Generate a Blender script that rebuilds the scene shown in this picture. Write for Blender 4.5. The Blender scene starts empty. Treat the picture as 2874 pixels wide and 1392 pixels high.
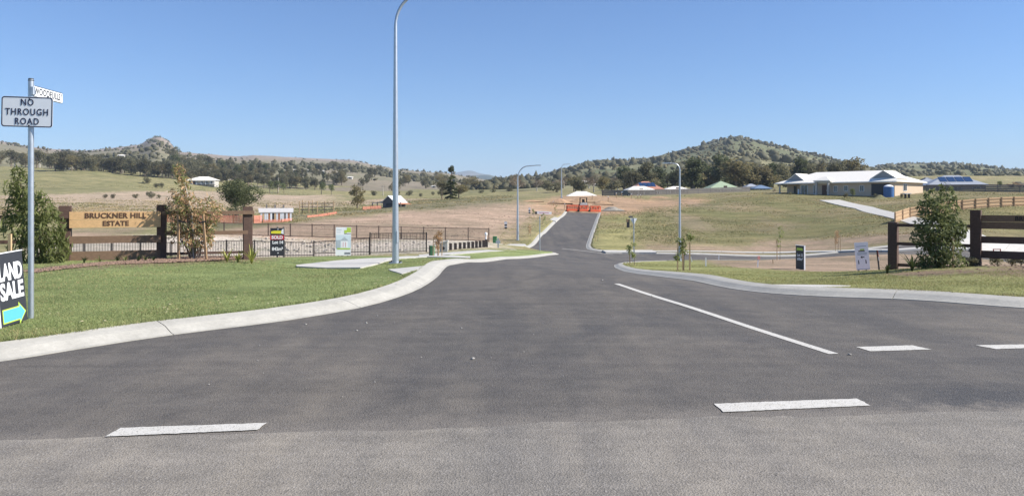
import bpy, math, random
import numpy as np
from mathutils import Vector, Matrix
from mathutils.geometry import delaunay_2d_cdt

# ------------------------------------------------------------------ camera, sky, sun, exposure
S = bpy.context.scene
COL = S.collection
F, CX, HY, CAMH = 2171.0, 1437.0, 569.0, 1.6      # focal length in photo pixels, principal column, horizon row, eye height
cam_d = bpy.data.cameras.new('camera'); cam = bpy.data.objects.new('camera', cam_d); COL.objects.link(cam)
cam_d.sensor_fit = 'HORIZONTAL'; cam_d.sensor_width = 36.0; cam_d.lens = 36.0 * F / 2874.0
cam_d.shift_y = -(696.0 - HY) / 2874.0
cam_d.clip_start = 0.1; cam_d.clip_end = 60000
cam.location = (0, 0, CAMH); cam.rotation_euler = (math.radians(90), 0, 0)
S.camera = cam

SUN_DIR = Vector((0.985, -0.10, 0.0)).normalized()
SUN_EL = math.radians(40)
SUN_AZ = math.atan2(SUN_DIR.x, SUN_DIR.y)
world = bpy.data.worlds.new('World'); S.world = world; world.use_nodes = True
wn = world.node_tree; wn.nodes.clear()
sky = wn.nodes.new('ShaderNodeTexSky'); sky.sky_type = 'NISHITA'; sky.sun_disc = False
sky.sun_elevation = SUN_EL; sky.sun_rotation = SUN_AZ
sky.altitude = 0; sky.air_density = 1.0; sky.dust_density = 0.0; sky.ozone_density = 3.5
bg = wn.nodes.new('ShaderNodeBackground'); bg.inputs[1].default_value = 0.076
wo = wn.nodes.new('ShaderNodeOutputWorld')
tint = wn.nodes.new('ShaderNodeMix'); tint.data_type = 'RGBA'; tint.blend_type = 'MULTIPLY'; tint.inputs[0].default_value = 1.0; tint.inputs[7].default_value = (0.55, 0.725, 0.965, 1)
wn.links.new(sky.outputs[0], tint.inputs[6]); wn.links.new(tint.outputs[2], bg.inputs[0]); wn.links.new(bg.outputs[0], wo.inputs[0])
sl = bpy.data.lights.new('sun', 'SUN'); sl.energy = 4.4; sl.angle = math.radians(0.53); sl.color = (1.0, 0.95, 0.87)
so = bpy.data.objects.new('sun', sl); COL.objects.link(so)
sd = Vector((SUN_DIR.x * math.cos(SUN_EL), SUN_DIR.y * math.cos(SUN_EL), math.sin(SUN_EL)))
so.rotation_euler = sd.to_track_quat('Z', 'Y').to_euler(); so.location = (0, 0, 50)
S.view_settings.view_transform = 'Standard'; S.view_settings.look = 'None'
S.view_settings.exposure = 0.95; S.view_settings.gamma = 1.0; S.view_settings.use_curve_mapping = False
S.render.engine = 'CYCLES'
S.cycles.max_bounces = 5; S.cycles.transparent_max_bounces = 6; S.cycles.volume_bounces = 0

RNG = np.random.default_rng(7)
random.seed(7)

# ------------------------------------------------------------------ ground shape
# (photo column, photo row, distance, height of the point above the road-level sheet)
V = 0.12
CTRL = []
for px in (-700, 0, 700, 1437, 2200, 2874, 3600):
    for d in (2.0, 4.0, 7.0, 10.0):
        CTRL.append((px, HY + CAMH * F / d, d, 0))
for px in (-700, -200, 300, 800, 1100): CTRL.append((px, HY + CAMH * F / 14, 14, 0))
for px in (1300, 1700, 2100, 2600, 3000, 3600): CTRL.append((px, HY + CAMH * F / 13, 13, 0))
CTRL += [
 (1242,759,18.2,0),(1261,745,21,0),(1316,736,27,0),(1428,727,42,0),(1540,717,56,0),(1567,714,60,0),
 (1460,703,66,0),(1492,695,74,0),(1643,693,73,0),(1531,656,88,0),(1657,654,88,0),(1575,612,112,0),(1673,613,112,0),(1554,629,100,0),(1666,631,100,0),(1592,595,125,0),(1678,599,124,0),
 (1750,711,68,0),(1950,714,67,0),(2250,719,66,0),(2874,716,66,0),
 (1760,736,53,0),(1905,734,57.5,0),(2250,728,60,0),(1724,745,43,0),(1728,752,37,0),(1752,762,30,0),(1790,769,24.5,0),(1850,777,19.5,0),(1950,789,17,0),
 (180,731,20.5,V),(450,728,21,V),(690,727,22,V),(-500,738,20.5,V),(0,735,20.5,V),
 (778,723,29,V),(963,720,33,V),(832,749,21,V),(1110,739,22,V),(1037,725,30,V),
 (200,712,55,V),(714,724,55,V),(1037,716,56,V),(1197,709,57,V),(1264,702,58,V),(1365,694,62,V),(1400,690,76,V),
 (876,702,66,V),(876,666,74,V),(1250,675,74,V),(1372,678,74,V),(600,657,74,V),(300,652,78,V),(-300,650,78,V),(100,685,62,V),
 (1000,600,112,V),(1400,577,125,V),(800,615,103,V),(1300,562,150,V),(1000,585,140,V),(1100,582,135,V),(500,620,95,V),(500,592,120,V),
 (500,560,200,V),(500,528,310,V),(800,560,220,V),(800,542,330,V),(1100,560,230,V),(1100,543,370,V),(1300,556,230,V),(1400,549,260,V),(1300,530,420,V),
 (100,600,100,V),(100,570,160,V),(100,535,260,V),(100,476,380,V),(400,494,380,V),(600,512,380,V),(-600,600,100,V),(-600,570,160,V),(-600,470,380,V),
 (1471,647,86,V),(1520,600,120,V),
 (2250,702,72,V),(1800,682,77,V),(1800,622,105,V),(1800,572,140,V),(1800,551,165,V),(2300,672,80,V),(2300,602,115,V),(2300,549,148,V),
 (2170,546,152,V),(2590,548,140,V),(2700,582,98,V),(2700,622,80,V),(2740,676,67,V),(2850,577,98,V),(2850,534,150,V),(2600,530,200,V),
 (1700,556,150,V),(1640,576,135,V),(1800,543,210,V),(2100,537,200,V),(2400,520,260,V),(1600,548,200,V),
 (3300,704,62,V),(3300,604,100,V),(3300,540,160,V),(3300,500,380,V),(2800,500,380,V),(2200,515,380,V),(1700,528,380,V),
 (2506,757,21.6,V),(2739,746,20.6,V),(2246,757,33,V),(2440,765,30,V),(2050,752,36,V),(2900,748,22,V),(3300,752,22,V),(2150,798,17.5,V),
]
_c = np.array(CTRL, float)
_cz = CAMH - (_c[:, 1] - HY) * _c[:, 2] / F - _c[:, 3]
_cu = np.stack([_c[:, 0] / 600.0, 2.6 * np.log(_c[:, 2])], 1)
def _tk(r2):
    return 0.5 * r2 * np.log(np.maximum(r2, 1e-12))
def _fit():
    n = len(_cu); d2 = ((_cu[:, None] - _cu[None]) ** 2).sum(-1)
    A = np.zeros((n + 3, n + 3)); A[:n, :n] = _tk(d2) + np.eye(n) * 0.004
    Pm = np.concatenate([np.ones((n, 1)), _cu], 1); A[:n, n:] = Pm; A[n:, :n] = Pm.T
    return np.linalg.solve(A, np.concatenate([_cz, np.zeros(3)]))
_w = _fit()
def zroad(x, y):
    x = np.atleast_1d(np.asarray(x, float)); y = np.atleast_1d(np.asarray(y, float))
    yy = np.clip(y, 2.5, 420); px = np.clip(CX + F * x / np.maximum(yy, 2.5), -700, 3500)
    u = px / 600.0; v = 2.6 * np.log(yy); out = np.full(x.shape, _w[-3]) + _w[-2] * u + _w[-1] * v
    for i in range(len(_cu)):
        out += _w[i] * _tk((u - _cu[i, 0]) ** 2 + (v - _cu[i, 1]) ** 2)
    near = np.clip((y - 8.0) / 4.0, 0, 1)
    return out * near
def zr(x, y): return float(zroad([x], [y])[0])
def zg(x, y): return zr(x, y) + V
def G(px, d):
    x = (px - CX) * d / F; return Vector((x, d, zg(x, d)))
def hit(px, py, dz=V, d0=4.0, d1=420.0):
    """where the ray of a photo pixel first meets the ground"""
    d = np.geomspace(d0, d1, 1600); x = (px - CX) * d / F
    below = CAMH - (py - HY) * d / F - (zroad(x, d) + dz)
    k = np.nonzero(below <= 0)[0]
    i = k[0] if len(k) else int(np.argmin(np.abs(below)))
    return float(x[i]), float(d[i])
def height_px(n, d): return n * d / F

# ------------------------------------------------------------------ materials
def rgb(c): return (c[0], c[1], c[2], 1.0)
class NT:
    def __init__(s, name):
        s.m = bpy.data.materials.new(name); s.m.use_nodes = True; s.t = s.m.node_tree; s.t.nodes.clear()
        s.out = s.n('ShaderNodeOutputMaterial'); s.b = s.n('ShaderNodeBsdfPrincipled'); s.l(s.b.outputs[0], s.out.inputs[0])
        s.geo = s.n('ShaderNodeNewGeometry')
    def n(s, t, **k):
        q = s.t.nodes.new(t)
        for a, v in k.items(): setattr(q, a, v)
        return q
    def l(s, a, b): s.t.links.new(a, b)
    def coords(s, scale=(1, 1, 1), rot=(0, 0, 0), obj=False):
        mp = s.n('ShaderNodeMapping'); mp.inputs['Scale'].default_value = scale; mp.inputs['Rotation'].default_value = rot
        if obj: s.l(s.n('ShaderNodeTexCoord').outputs['Object'], mp.inputs[0])
        else: s.l(s.geo.outputs['Position'], mp.inputs[0])
        return mp.outputs[0]
    def noise(s, scale, detail=3, rough=0.6, co=None, dist=0.0):
        q = s.n('ShaderNodeTexNoise'); q.inputs['Scale'].default_value = scale; q.inputs['Detail'].default_value = detail
        q.inputs['Roughness'].default_value = rough; q.inputs['Distortion'].default_value = dist
        s.l(co if co is not None else s.geo.outputs['Position'], q.inputs['Vector']); return q.outputs[0]
    def ramp(s, fac, a, b, lo=0.3, hi=0.7):
        q = s.n('ShaderNodeValToRGB'); q.color_ramp.elements[0].position = lo; q.color_ramp.elements[1].position = hi
        q.color_ramp.elements[0].color = rgb(a); q.color_ramp.elements[1].color = rgb(b); s.l(fac, q.inputs[0]); return q.outputs[0]
    def val(s, fac, a, b, lo=0.3, hi=0.7): return s.ramp(fac, (a,) * 3, (b,) * 3, lo, hi)
    def mix(s, a, b, fac, mode='MIX'):
        q = s.n('ShaderNodeMix'); q.data_type = 'RGBA'; q.blend_type = mode
        for v, i in ((fac, 0), (a, 6), (b, 7)):
            if hasattr(v, 'is_output'): s.l(v, q.inputs[i])
            elif i == 0: q.inputs[0].default_value = v
            else: q.inputs[i].default_value = rgb(v)
        return q.outputs[2]
    def bump(s, h, strength=0.3, dist=0.02):
        q = s.n('ShaderNodeBump'); q.inputs['Strength'].default_value = strength; q.inputs['Distance'].default_value = dist
        s.l(h, q.inputs['Height']); s.l(q.outputs[0], s.b.inputs['Normal'])
    def base(s, c):
        if hasattr(c, 'is_output'): s.l(c, s.b.inputs['Base Color'])
        else: s.b.inputs['Base Color'].default_value = rgb(c)
    def rough(s, r):
        if hasattr(r, 'is_output'): s.l(r, s.b.inputs['Roughness'])
        else: s.b.inputs['Roughness'].default_value = r
M = {}
def simple(name, c, rough=0.6, var=0.18, scale=6.0, metal=0.0, bump=0.0, bscale=40, stretch=(1, 1, 1), spec=0.4, obj=True):
    t = NT(name); co = t.coords(stretch, obj=obj)
    n1 = t.noise(scale, 5, 0.65, co); n2 = t.noise(scale * 9, 3, 0.6, co)
    a = tuple(v * (1 - var) for v in c); b = tuple(min(1, v * (1 + var)) for v in c)
    col = t.mix(t.ramp(n1, a, b), t.ramp(n2, a, b), 0.4)
    t.base(col); t.rough(rough); t.b.inputs['Metallic'].default_value = metal; t.b.inputs['Specular IOR Level'].default_value = spec
    if bump: t.bump(t.noise(bscale, 4, 0.6, co), bump, 0.01)
    M[name] = t.m; return t.m
simple('concrete', (0.47, 0.45, 0.41), 0.85, 0.13, 1.6, bump=0.25, bscale=70, obj=False)
simple('kerb_concrete', (0.385, 0.368, 0.325), 0.85, 0.20, 2.2, bump=0.25, bscale=60, obj=False)
simple('galvanised', (0.50, 0.53, 0.56), 0.42, 0.16, 14, metal=0.75, spec=0.5)
simple('sign_white', (0.80, 0.81, 0.82), 0.4, 0.04, 3)
simple('sign_black', (0.018, 0.018, 0.022), 0.45, 0.1, 5)
simple('navy_paint', (0.02, 0.02, 0.05), 0.5, 0.05)
simple('board_dark', (0.035, 0.037, 0.045), 0.5, 0.12, 4)
simple('print_white', (0.82, 0.82, 0.82), 0.5, 0.03)
simple('print_red', (0.55, 0.03, 0.05), 0.5, 0.05)
simple('print_yellow', (0.75, 0.68, 0.05), 0.5, 0.05)
simple('print_lime', (0.45, 0.60, 0.08), 0.5, 0.05)
simple('print_cyan', (0.10, 0.42, 0.65), 0.5, 0.05)
simple('print_grey', (0.42, 0.47, 0.50), 0.5, 0.1)
simple('print_pale', (0.62, 0.70, 0.74), 0.5, 0.1)
simple('timber_stain', (0.105, 0.062, 0.047), 0.75, 0.35, 3, bump=0.3, bscale=30, stretch=(0.6, 8, 8))
simple('timber_rail', (0.20, 0.125, 0.080), 0.78, 0.30, 3, bump=0.3, bscale=30, stretch=(0.6, 8, 8))
simple('timber_honey', (0.62, 0.39, 0.19), 0.65, 0.22, 3, bump=0.2, bscale=30, stretch=(0.5, 10, 10))
simple('letter_brown', (0.10, 0.05, 0.03), 0.6, 0.15)
simple('letter_shaded', (0.03, 0.022, 0.02), 0.6, 0.15)  # lettering colour darkened for the shaded right-hand fence
simple('stake', (0.36, 0.23, 0.13), 0.8, 0.25, 5, stretch=(8, 8, 0.8))
simple('pale_timber', (0.55, 0.38, 0.22), 0.75, 0.22, 4, stretch=(6, 6, 0.8))
simple('grey_timber', (0.19, 0.17, 0.155), 0.85, 0.3, 4, stretch=(6, 6, 0.8))
simple('bark', (0.17, 0.13, 0.10), 0.9, 0.35, 9, bump=0.5, bscale=30, stretch=(1, 1, 0.3))
simple('pale_bark', (0.50, 0.45, 0.38), 0.8, 0.25, 9, stretch=(1, 1, 0.4))
simple('fence_black', (0.035, 0.028, 0.026), 0.5, 0.15)
simple('fence_brown', (0.10, 0.065, 0.05), 0.55, 0.15)
simple('mesh_orange', (0.66, 0.25, 0.17), 0.6, 0.2, 3)
simple('barrier_orange', (0.85, 0.15, 0.055), 0.45, 0.10, 3)
simple('barrier_recess', (0.72, 0.33, 0.18), 0.6, 0.1, 3)
simple('green_plastic', (0.06, 0.19, 0.075), 0.45, 0.1)
simple('roof_white', (0.84, 0.79, 0.69), 0.45, 0.03, 2)
simple('roof_grey', (0.33, 0.35, 0.38), 0.5, 0.1, 2)
simple('roof_green', (0.33, 0.40, 0.26), 0.6, 0.08, 2)
simple('roof_tile', (0.42, 0.20, 0.135), 0.7, 0.18, 6)
simple('roof_blue', (0.15, 0.21, 0.30), 0.5, 0.1, 2)
simple('roof_iron', (0.55, 0.52, 0.48), 0.5, 0.2, 2)
simple('gable_grey', (0.26, 0.27, 0.28), 0.7, 0.08)
simple('wall_cream', (0.57, 0.445, 0.32), 0.75, 0.05, 2)
simple('wall_pale', (0.48, 0.45, 0.40), 0.75, 0.06, 2)
simple('wall_brick', (0.36, 0.25, 0.19), 0.8, 0.15, 8)
simple('weather_wood', (0.14, 0.13, 0.135), 0.85, 0.3, 5, stretch=(6, 6, 0.6))
simple('corrugated_white', (0.72, 0.72, 0.72), 0.5, 0.12, 3)
simple('rust', (0.38, 0.16, 0.08), 0.75, 0.3, 6)
simple('glass', (0.03, 0.04, 0.05), 0.08, 0.1, spec=0.6)
simple('solar', (0.02, 0.045, 0.11), 0.15, 0.1, spec=0.6)
simple('tank_blue', (0.06, 0.15, 0.34), 0.45, 0.1)
simple('dark_metal', (0.03, 0.03, 0.032), 0.5, 0.1)
simple('rubber', (0.02, 0.02, 0.02), 0.8, 0.1)
simple('machine_white', (0.65, 0.63, 0.58), 0.5, 0.1)
simple('machine_yellow', (0.60, 0.36, 0.05), 0.5, 0.1)
simple('car_paint', (0.05, 0.055, 0.06), 0.25, 0.05, spec=0.6)
simple('stone', (0.40, 0.36, 0.31), 0.9, 0.3, 9, bump=0.4)
simple('pebble', (0.36, 0.34, 0.31), 0.9, 0.2, 9)
simple('red_paint', (0.38, 0.06, 0.04), 0.6, 0.2)
simple('peg_pink', (0.75, 0.34, 0.28), 0.6, 0.1)
simple('mulch_chip', (0.235, 0.155, 0.11), 0.95, 0.45, 14)
simple('clod', (0.30, 0.21, 0.155), 0.95, 0.3, 9)
simple('leaf_litter', (0.55, 0.46, 0.30), 0.8, 0.3, 9)
simple('far_white', (0.78, 0.77, 0.74), 0.6, 0.04)

def leafmat(name, c, var=0.35, trans=0.35, scale=2.0, yellow=None):
    t = NT(name); oi = t.n('ShaderNodeObjectInfo')
    n1 = t.noise(scale, 3, 0.6); n2 = t.noise(scale * 8, 2, 0.6)
    a = tuple(v * (1 - var) for v in c); b = yellow or (c[0] * (1 + var) * 1.15, c[1] * (1 + var), c[2] * (1 + var * 0.5))
    col = t.mix(t.ramp(n1, a, b), t.ramp(n2, a, b), 0.5)
    h = t.n('ShaderNodeHueSaturation'); t.l(col, h.inputs['Color'])
    mp = t.n('ShaderNodeMapRange'); mp.inputs[3].default_value = 0.75; mp.inputs[4].default_value = 1.25
    t.l(oi.outputs['Random'], mp.inputs[0]); t.l(mp.outputs[0], h.inputs['Value'])
    col = h.outputs[0]
    t.b.inputs['Specular IOR Level'].default_value = 0.25; t.rough(0.6); t.base(col)
    tr = t.n('ShaderNodeBsdfTranslucent'); t.l(col, tr.inputs[0])
    mx = t.n('ShaderNodeMixShader'); mx.inputs[0].default_value = trans
    t.l(t.b.outputs[0], mx.inputs[1]); t.l(tr.outputs[0], mx.inputs[2]); t.l(mx.outputs[0], t.out.inputs[0])
    M[name] = t.m; return t.m
leafmat('leaf_green', (0.15, 0.19, 0.085), trans=0.42, scale=1.6)
leafmat('leaf_weeping', (0.19, 0.245, 0.085), trans=0.5, scale=2.0, yellow=(0.34, 0.36, 0.13))
leafmat('leaf_dark', (0.095, 0.12, 0.060), trans=0.5, scale=0.8)
leafmat('leaf_gum', (0.165, 0.172, 0.110), trans=0.55, scale=0.4)
leafmat('leaf_olive', (0.20, 0.19, 0.105), trans=0.55, scale=0.4)
leafmat('leaf_dry', (0.44, 0.315, 0.19), scale=3.0)
leafmat('leaf_bare', (0.25, 0.21, 0.155), scale=0.5)
leafmat('leaf_flax', (0.26, 0.30, 0.07), scale=4.0, yellow=(0.42, 0.40, 0.10))
leafmat('leaf_deep_green', (0.05, 0.075, 0.03), scale=3.0)  # deep green leaf colour of the darker strap plants
leafmat('blade', (0.225, 0.29, 0.10), var=0.22, trans=0.3, scale=0.9, yellow=(0.345, 0.345, 0.155))
leafmat('slope_blade', (0.26, 0.255, 0.11), var=0.25, trans=0.35, scale=0.15, yellow=(0.30, 0.28, 0.13))
leafmat('verge_blade', (0.34, 0.345, 0.15), var=0.2, trans=0.35, scale=0.15, yellow=(0.36, 0.33, 0.16))
leafmat('blade_warm', (0.285, 0.295, 0.10), var=0.2, trans=0.3, scale=0.9, yellow=(0.39, 0.37, 0.16))
leafmat('blade_dry', (0.36, 0.31, 0.17), var=0.3, trans=0.25, scale=1.5)

def asphalt(name, c, stone, speck, tint, lo, seam):
    t = NT(name)
    fine = t.noise(130, 2, 0.7); vor = t.n('ShaderNodeTexVoronoi'); vor.inputs['Scale'].default_value = 85; t.l(t.geo.outputs['Position'], vor.inputs['Vector'])
    big = t.noise(0.42, 5, 0.62, t.coords((1.0, 0.55, 1), (0, 0, 0.5)), 0.8)
    strk = t.noise(1.0, 4, 0.65, t.coords((0.22, 3.2, 1), (0, 0, -0.85)))
    trk = t.noise(1.0, 3, 0.6, t.coords((1.5, 0.07, 1), (0, 0, 0.12)))
    med = t.noise(3.0, 6, 0.7)
    col = t.ramp(big, tuple(v * q for v, q in zip(c, lo)), tuple(v * t_ for v, t_ in zip(c, tint)), 0.36, 0.64)
    col = t.mix(col, t.ramp(strk, (0.85,) * 3, (1.15,) * 3, 0.3, 0.72), 0.85, 'MULTIPLY')
    col = t.mix(col, t.ramp(trk, (0.86, 0.87, 0.89), (1.12, 1.11, 1.08), 0.38, 0.64), 0.8, 'MULTIPLY')
    col = t.mix(col, t.ramp(med, (0.80,) * 3, (1.20,) * 3), 0.9, 'MULTIPLY')
    if seam:
        sx = t.n('ShaderNodeSeparateXYZ'); t.l(t.geo.outputs['Position'], sx.inputs[0])
        def mth(op, a, b):
            q = t.n('ShaderNodeMath', operation=op)
            for v, i in ((a, 0), (b, 1)):
                if hasattr(v, 'is_output'): t.l(v, q.inputs[i])
                else: q.inputs[i].default_value = v
            return q.outputs[0]
        dist = mth('SUBTRACT', sx.outputs[1], mth('ADD', mth('MULTIPLY', sx.outputs[0], 0.118), 5.52))       # metres beyond the joint with the old road
        dn = mth('ADD', dist, mth('MULTIPLY', mth('SUBTRACT', t.noise(2.6, 6, 0.75), 0.5), 1.3))
        dust = t.val(dn, 0.75, 0.0, -0.05, 0.50)
        col = t.mix(col, (0.185, 0.165, 0.142), dust)
        for cx_, cy_, R_ in ((9.0, 16.5, 7.6), (9.0, 16.5, 9.1), (-9.5, 19.0, 10.4), (-9.5, 19.0, 11.9)):      # rubber left by turning wheels
            vd = t.n('ShaderNodeVectorMath', operation='DISTANCE'); t.l(t.geo.outputs['Position'], vd.inputs[0]); vd.inputs[1].default_value = (cx_, cy_, 0)
            off = mth('ABSOLUTE', mth('SUBTRACT', mth('ADD', vd.outputs['Value'], mth('MULTIPLY', t.noise(0.5, 2), 0.5)), R_ + 0.25), 0.0)
            ring = mth('MULTIPLY', t.val(off, 0.34, 0.0, 0.03, 0.20), t.val(t.noise(0.8, 4, 0.7), 0.0, 1.0, 0.40, 0.62))
            col = t.mix(col, (0.055, 0.053, 0.052), ring)
        rx = t.val(mth('ADD', mth('MULTIPLY', sx.outputs[0], 0.2), mth('MULTIPLY', t.noise(1.3, 4, 0.7), 0.5)), 0.0, 1.0, 0.75, 1.0)
        band = mth('MULTIPLY', mth('MULTIPLY', t.val(dn, 0.0, 1.0, 0.05, 0.30), t.val(dn, 1.0, 0.0, 0.55, 0.95)), rx)
        col = t.mix(col, (0.045, 0.046, 0.050), mth('MULTIPLY', band, 0.75))
    col = t.mix(col, t.ramp(fine, (1 - speck,) * 3, (1 + speck,) * 3, 0.25, 0.75), 1.0, 'MULTIPLY')
    cell = t.n('ShaderNodeSeparateColor'); t.l(vor.outputs['Color'], cell.inputs[0])
    col = t.mix(col, stone, t.val(cell.outputs[0], 0.0, 0.6, 0.84, 1.0)); col = t.mix(col, tuple(v * 0.35 for v in c), t.val(cell.outputs[1], 0.0, 0.6, 0.86, 1.0))
    t.base(col); t.rough(t.val(med, 0.72, 0.92)); t.b.inputs['Specular IOR Level'].default_value = 0.3
    t.bump(vor.outputs['Distance'], 0.5, 0.010)
    M[name] = t.m
asphalt('asphalt_new', (0.105, 0.096, 0.086), (0.16, 0.150, 0.140), 0.34, (1.24, 1.20, 1.14), (0.80, 0.81, 0.84), True)
asphalt('asphalt_old', (0.205, 0.186, 0.162), (0.29, 0.27, 0.25), 0.36, (1.14, 1.12, 1.08), (0.86, 0.87, 0.88), False)
t = NT('line_paint'); w = t.noise(14, 5, 0.7); sp = t.noise(90, 2, 0.7)
t.base(t.mix(t.ramp(w, (0.46, 0.44, 0.39), (0.56, 0.54, 0.50)), t.ramp(sp, (0.12, 0.115, 0.11), (1, 1, 1), 0.33, 0.41), 1.0, 'MULTIPLY')); t.rough(0.8)
t.bump(sp, 0.4, 0.006); M['line_paint'] = t.m
def ground_mat(name, near):
    t = NT(name); at = t.n('ShaderNodeVertexColor'); at.layer_name = 'Col'
    n1 = t.noise(0.35, 5, 0.7, t.coords((0.5, 1.0, 1))); n2 = t.noise(2.5, 4, 0.7); n3 = t.noise(22, 3, 0.7); n0 = t.noise(0.035, 5, 0.65, t.coords((0.6, 1.0, 1)))
    col = t.mix(at.outputs[0], t.ramp(n1, (0.62, 0.66, 0.62), (1.38, 1.32, 1.36)), 1.0, 'MULTIPLY')
    col = t.mix(col, t.ramp(n0, (0.78, 0.82, 0.80), (1.22, 1.18, 1.2)), 0.9, 'MULTIPLY')
    if near:
        col = t.mix(col, t.ramp(n2, (0.72, 0.74, 0.72), (1.28, 1.25, 1.25)), 0.8, 'MULTIPLY')
        col = t.mix(col, t.ramp(n3, (0.6,) * 3, (1.4,) * 3), 0.7, 'MULTIPLY')
        t.bump(t.mix(n3, n2, 0.5), 0.7, 0.10)
    t.base(col); t.rough(0.95); t.b.inputs['Specular IOR Level'].default_value = 0.15
    M[name] = t.m
ground_mat('ground', True); ground_mat('hill_ground', False)
# ------------------------------------------------------------------ mesh and object helpers
class MB:
    def __init__(s): s.v = []; s.f = []; s.sm = False
    def add(s, vs, fs):
        o = len(s.v); s.v += [tuple(v) for v in vs]; s.f += [tuple(i + o for i in f) for f in fs]; return s
    def box(s, c, size, rz=0.0, ry=0.0, rx=0.0, taper=1.0, bev=0.0):
        hx, hy, hz = size[0] / 2, size[1] / 2, size[2] / 2
        R = Matrix.Rotation(rz, 3, 'Z') @ Matrix.Rotation(ry, 3, 'Y') @ Matrix.Rotation(rx, 3, 'X'); c = Vector(c); vs = []
        if bev:
            b = bev; pts = []
            for z in (-hz, hz):
                pts += [(-hx + b, -hy, z), (hx - b, -hy, z), (hx, -hy + b, z), (hx, hy - b, z), (hx - b, hy, z), (-hx + b, hy, z), (-hx, hy - b, z), (-hx, -hy + b, z)]
            vs = [c + R @ Vector(p) for p in pts]
            fs = [tuple(range(7, -1, -1)), tuple(range(8, 16))] + [(i, (i + 1) % 8, 8 + (i + 1) % 8, 8 + i) for i in range(8)]
            return s.add(vs, fs)
        for z in (-hz, hz):
            k = taper if z > 0 else 1.0
            for x, y in ((-hx, -hy), (hx, -hy), (hx, hy), (-hx, hy)): vs.append(c + R @ Vector((x * k, y * k, z)))
        return s.add(vs, [(3, 2, 1, 0), (4, 5, 6, 7), (0, 1, 5, 4), (1, 2, 6, 5), (2, 3, 7, 6), (3, 0, 4, 7)])
    def beam(s, a, b, w, h, up=(0, 0, 1)):
        a, b = Vector(a), Vector(b); t = (b - a).normalized(); u = Vector(up); r = t.cross(u)
        if r.length < 1e-4: r = t.cross(Vector((0, 1, 0)))
        r.normalize(); u = r.cross(t).normalized(); vs = []
        for p in (a, b):
            for i, j in ((-1, -1), (1, -1), (1, 1), (-1, 1)): vs.append(p + r * (i * w / 2) + u * (j * h / 2))
        return s.add(vs, [(0, 1, 2, 3), (7, 6, 5, 4), (0, 4, 5, 1), (1, 5, 6, 2), (2, 6, 7, 3), (3, 7, 4, 0)])
    def tube(s, pts, rad, seg=10, caps=True):
        pts = [Vector(p) for p in pts]; n = len(pts)
        if not hasattr(rad, '__len__'): rad = [rad] * n
        vs = []; prev = None
        for i, p in enumerate(pts):
            t = (pts[min(i + 1, n - 1)] - pts[max(i - 1, 0)]).normalized()
            if prev is None:
                r = t.cross(Vector((0, 1, 0))); r = r if r.length > 0.1 else t.cross(Vector((1, 0, 0)))
            else: r = prev - t * prev.dot(t)
            r.normalize(); prev = r; u = t.cross(r)
            for k in range(seg):
                a = 2 * math.pi * k / seg; vs.append(p + (r * math.cos(a) + u * math.sin(a)) * rad[i])
        fs = [(i * seg + k, i * seg + (k + 1) % seg, (i + 1) * seg + (k + 1) % seg, (i + 1) * seg + k) for i in range(n - 1) for k in range(seg)]
        if caps: fs += [tuple(range(seg - 1, -1, -1)), tuple((n - 1) * seg + k for k in range(seg))]
        s.sm = True
        return s.add(vs, fs)
    def prism(s, poly, z0, z1):
        """horizontal outline extruded upwards"""
        n = len(poly); vs = [(x, y, z0) for x, y in poly] + [(x, y, z1) for x, y in poly]
        return s.add(vs, [tuple(range(n - 1, -1, -1)), tuple(range(n, 2 * n))] + [(i, (i + 1) % n, n + (i + 1) % n, n + i) for i in range(n)])
    def slab_xz(s, poly, y0, y1):
        """outline in the upright plane, given depth from y0 (front) to y1"""
        n = len(poly); vs = [(x, y0, z) for x, z in poly] + [(x, y1, z) for x, z in poly]
        return s.add(vs, [tuple(range(n)), tuple(range(2 * n - 1, n - 1, -1))] + [((i + 1) % n, i, n + i, n + (i + 1) % n) for i in range(n)])
    def mesh(s, name, mat):
        me = bpy.data.meshes.new(name); me.from_pydata(s.v, [], s.f); me.update()
        if mat: me.materials.append(M[mat])
        if s.sm:
            me.polygons.foreach_set('use_smooth', [True] * len(me.polygons))
            try: me.set_sharp_from_angle(angle=math.radians(40))
            except Exception: pass
        return me
    def build(s, name, mat, parent=None, loc=None, rz=0.0, label=None, kind=None):
        return link(name, s.mesh(name, mat), parent, loc, rz, label, kind)
def link(name, me, parent=None, loc=None, rz=0.0, label=None, kind=None):
    o = bpy.data.objects.new(name, me); COL.objects.link(o)
    if parent: o.parent = parent
    if loc is not None: o.location = loc
    if rz: o.rotation_euler.z = rz
    if label: o['label'] = label
    if kind: o['kind'] = kind
    return o
def np_mesh(name, verts, faces, mats, smooth=False, midx=None):
    """verts (n,3), faces (m,k) arrays, same k for every face"""
    verts = np.asarray(verts, np.float32); faces = np.asarray(faces, np.int32); k = faces.shape[1]
    me = bpy.data.meshes.new(name); me.vertices.add(len(verts)); me.vertices.foreach_set('co', verts.ravel())
    me.loops.add(faces.size); me.loops.foreach_set('vertex_index', faces.ravel())
    me.polygons.add(len(faces)); me.polygons.foreach_set('loop_start', np.arange(0, faces.size, k, dtype=np.int32))
    me.polygons.foreach_set('loop_total', np.full(len(faces), k, np.int32))
    for m in (mats if isinstance(mats, (list, tuple)) else [mats]): me.materials.append(M[m])
    if midx is not None: me.polygons.foreach_set('material_index', np.asarray(midx, np.int32))
    if smooth: me.polygons.foreach_set('use_smooth', np.ones(len(faces), bool))
    me.update(); me.validate(); return me
def tag(o, label, cat, group=None):
    o['label'] = label; o['category'] = cat
    if group: o['group'] = group
    return o
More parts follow.
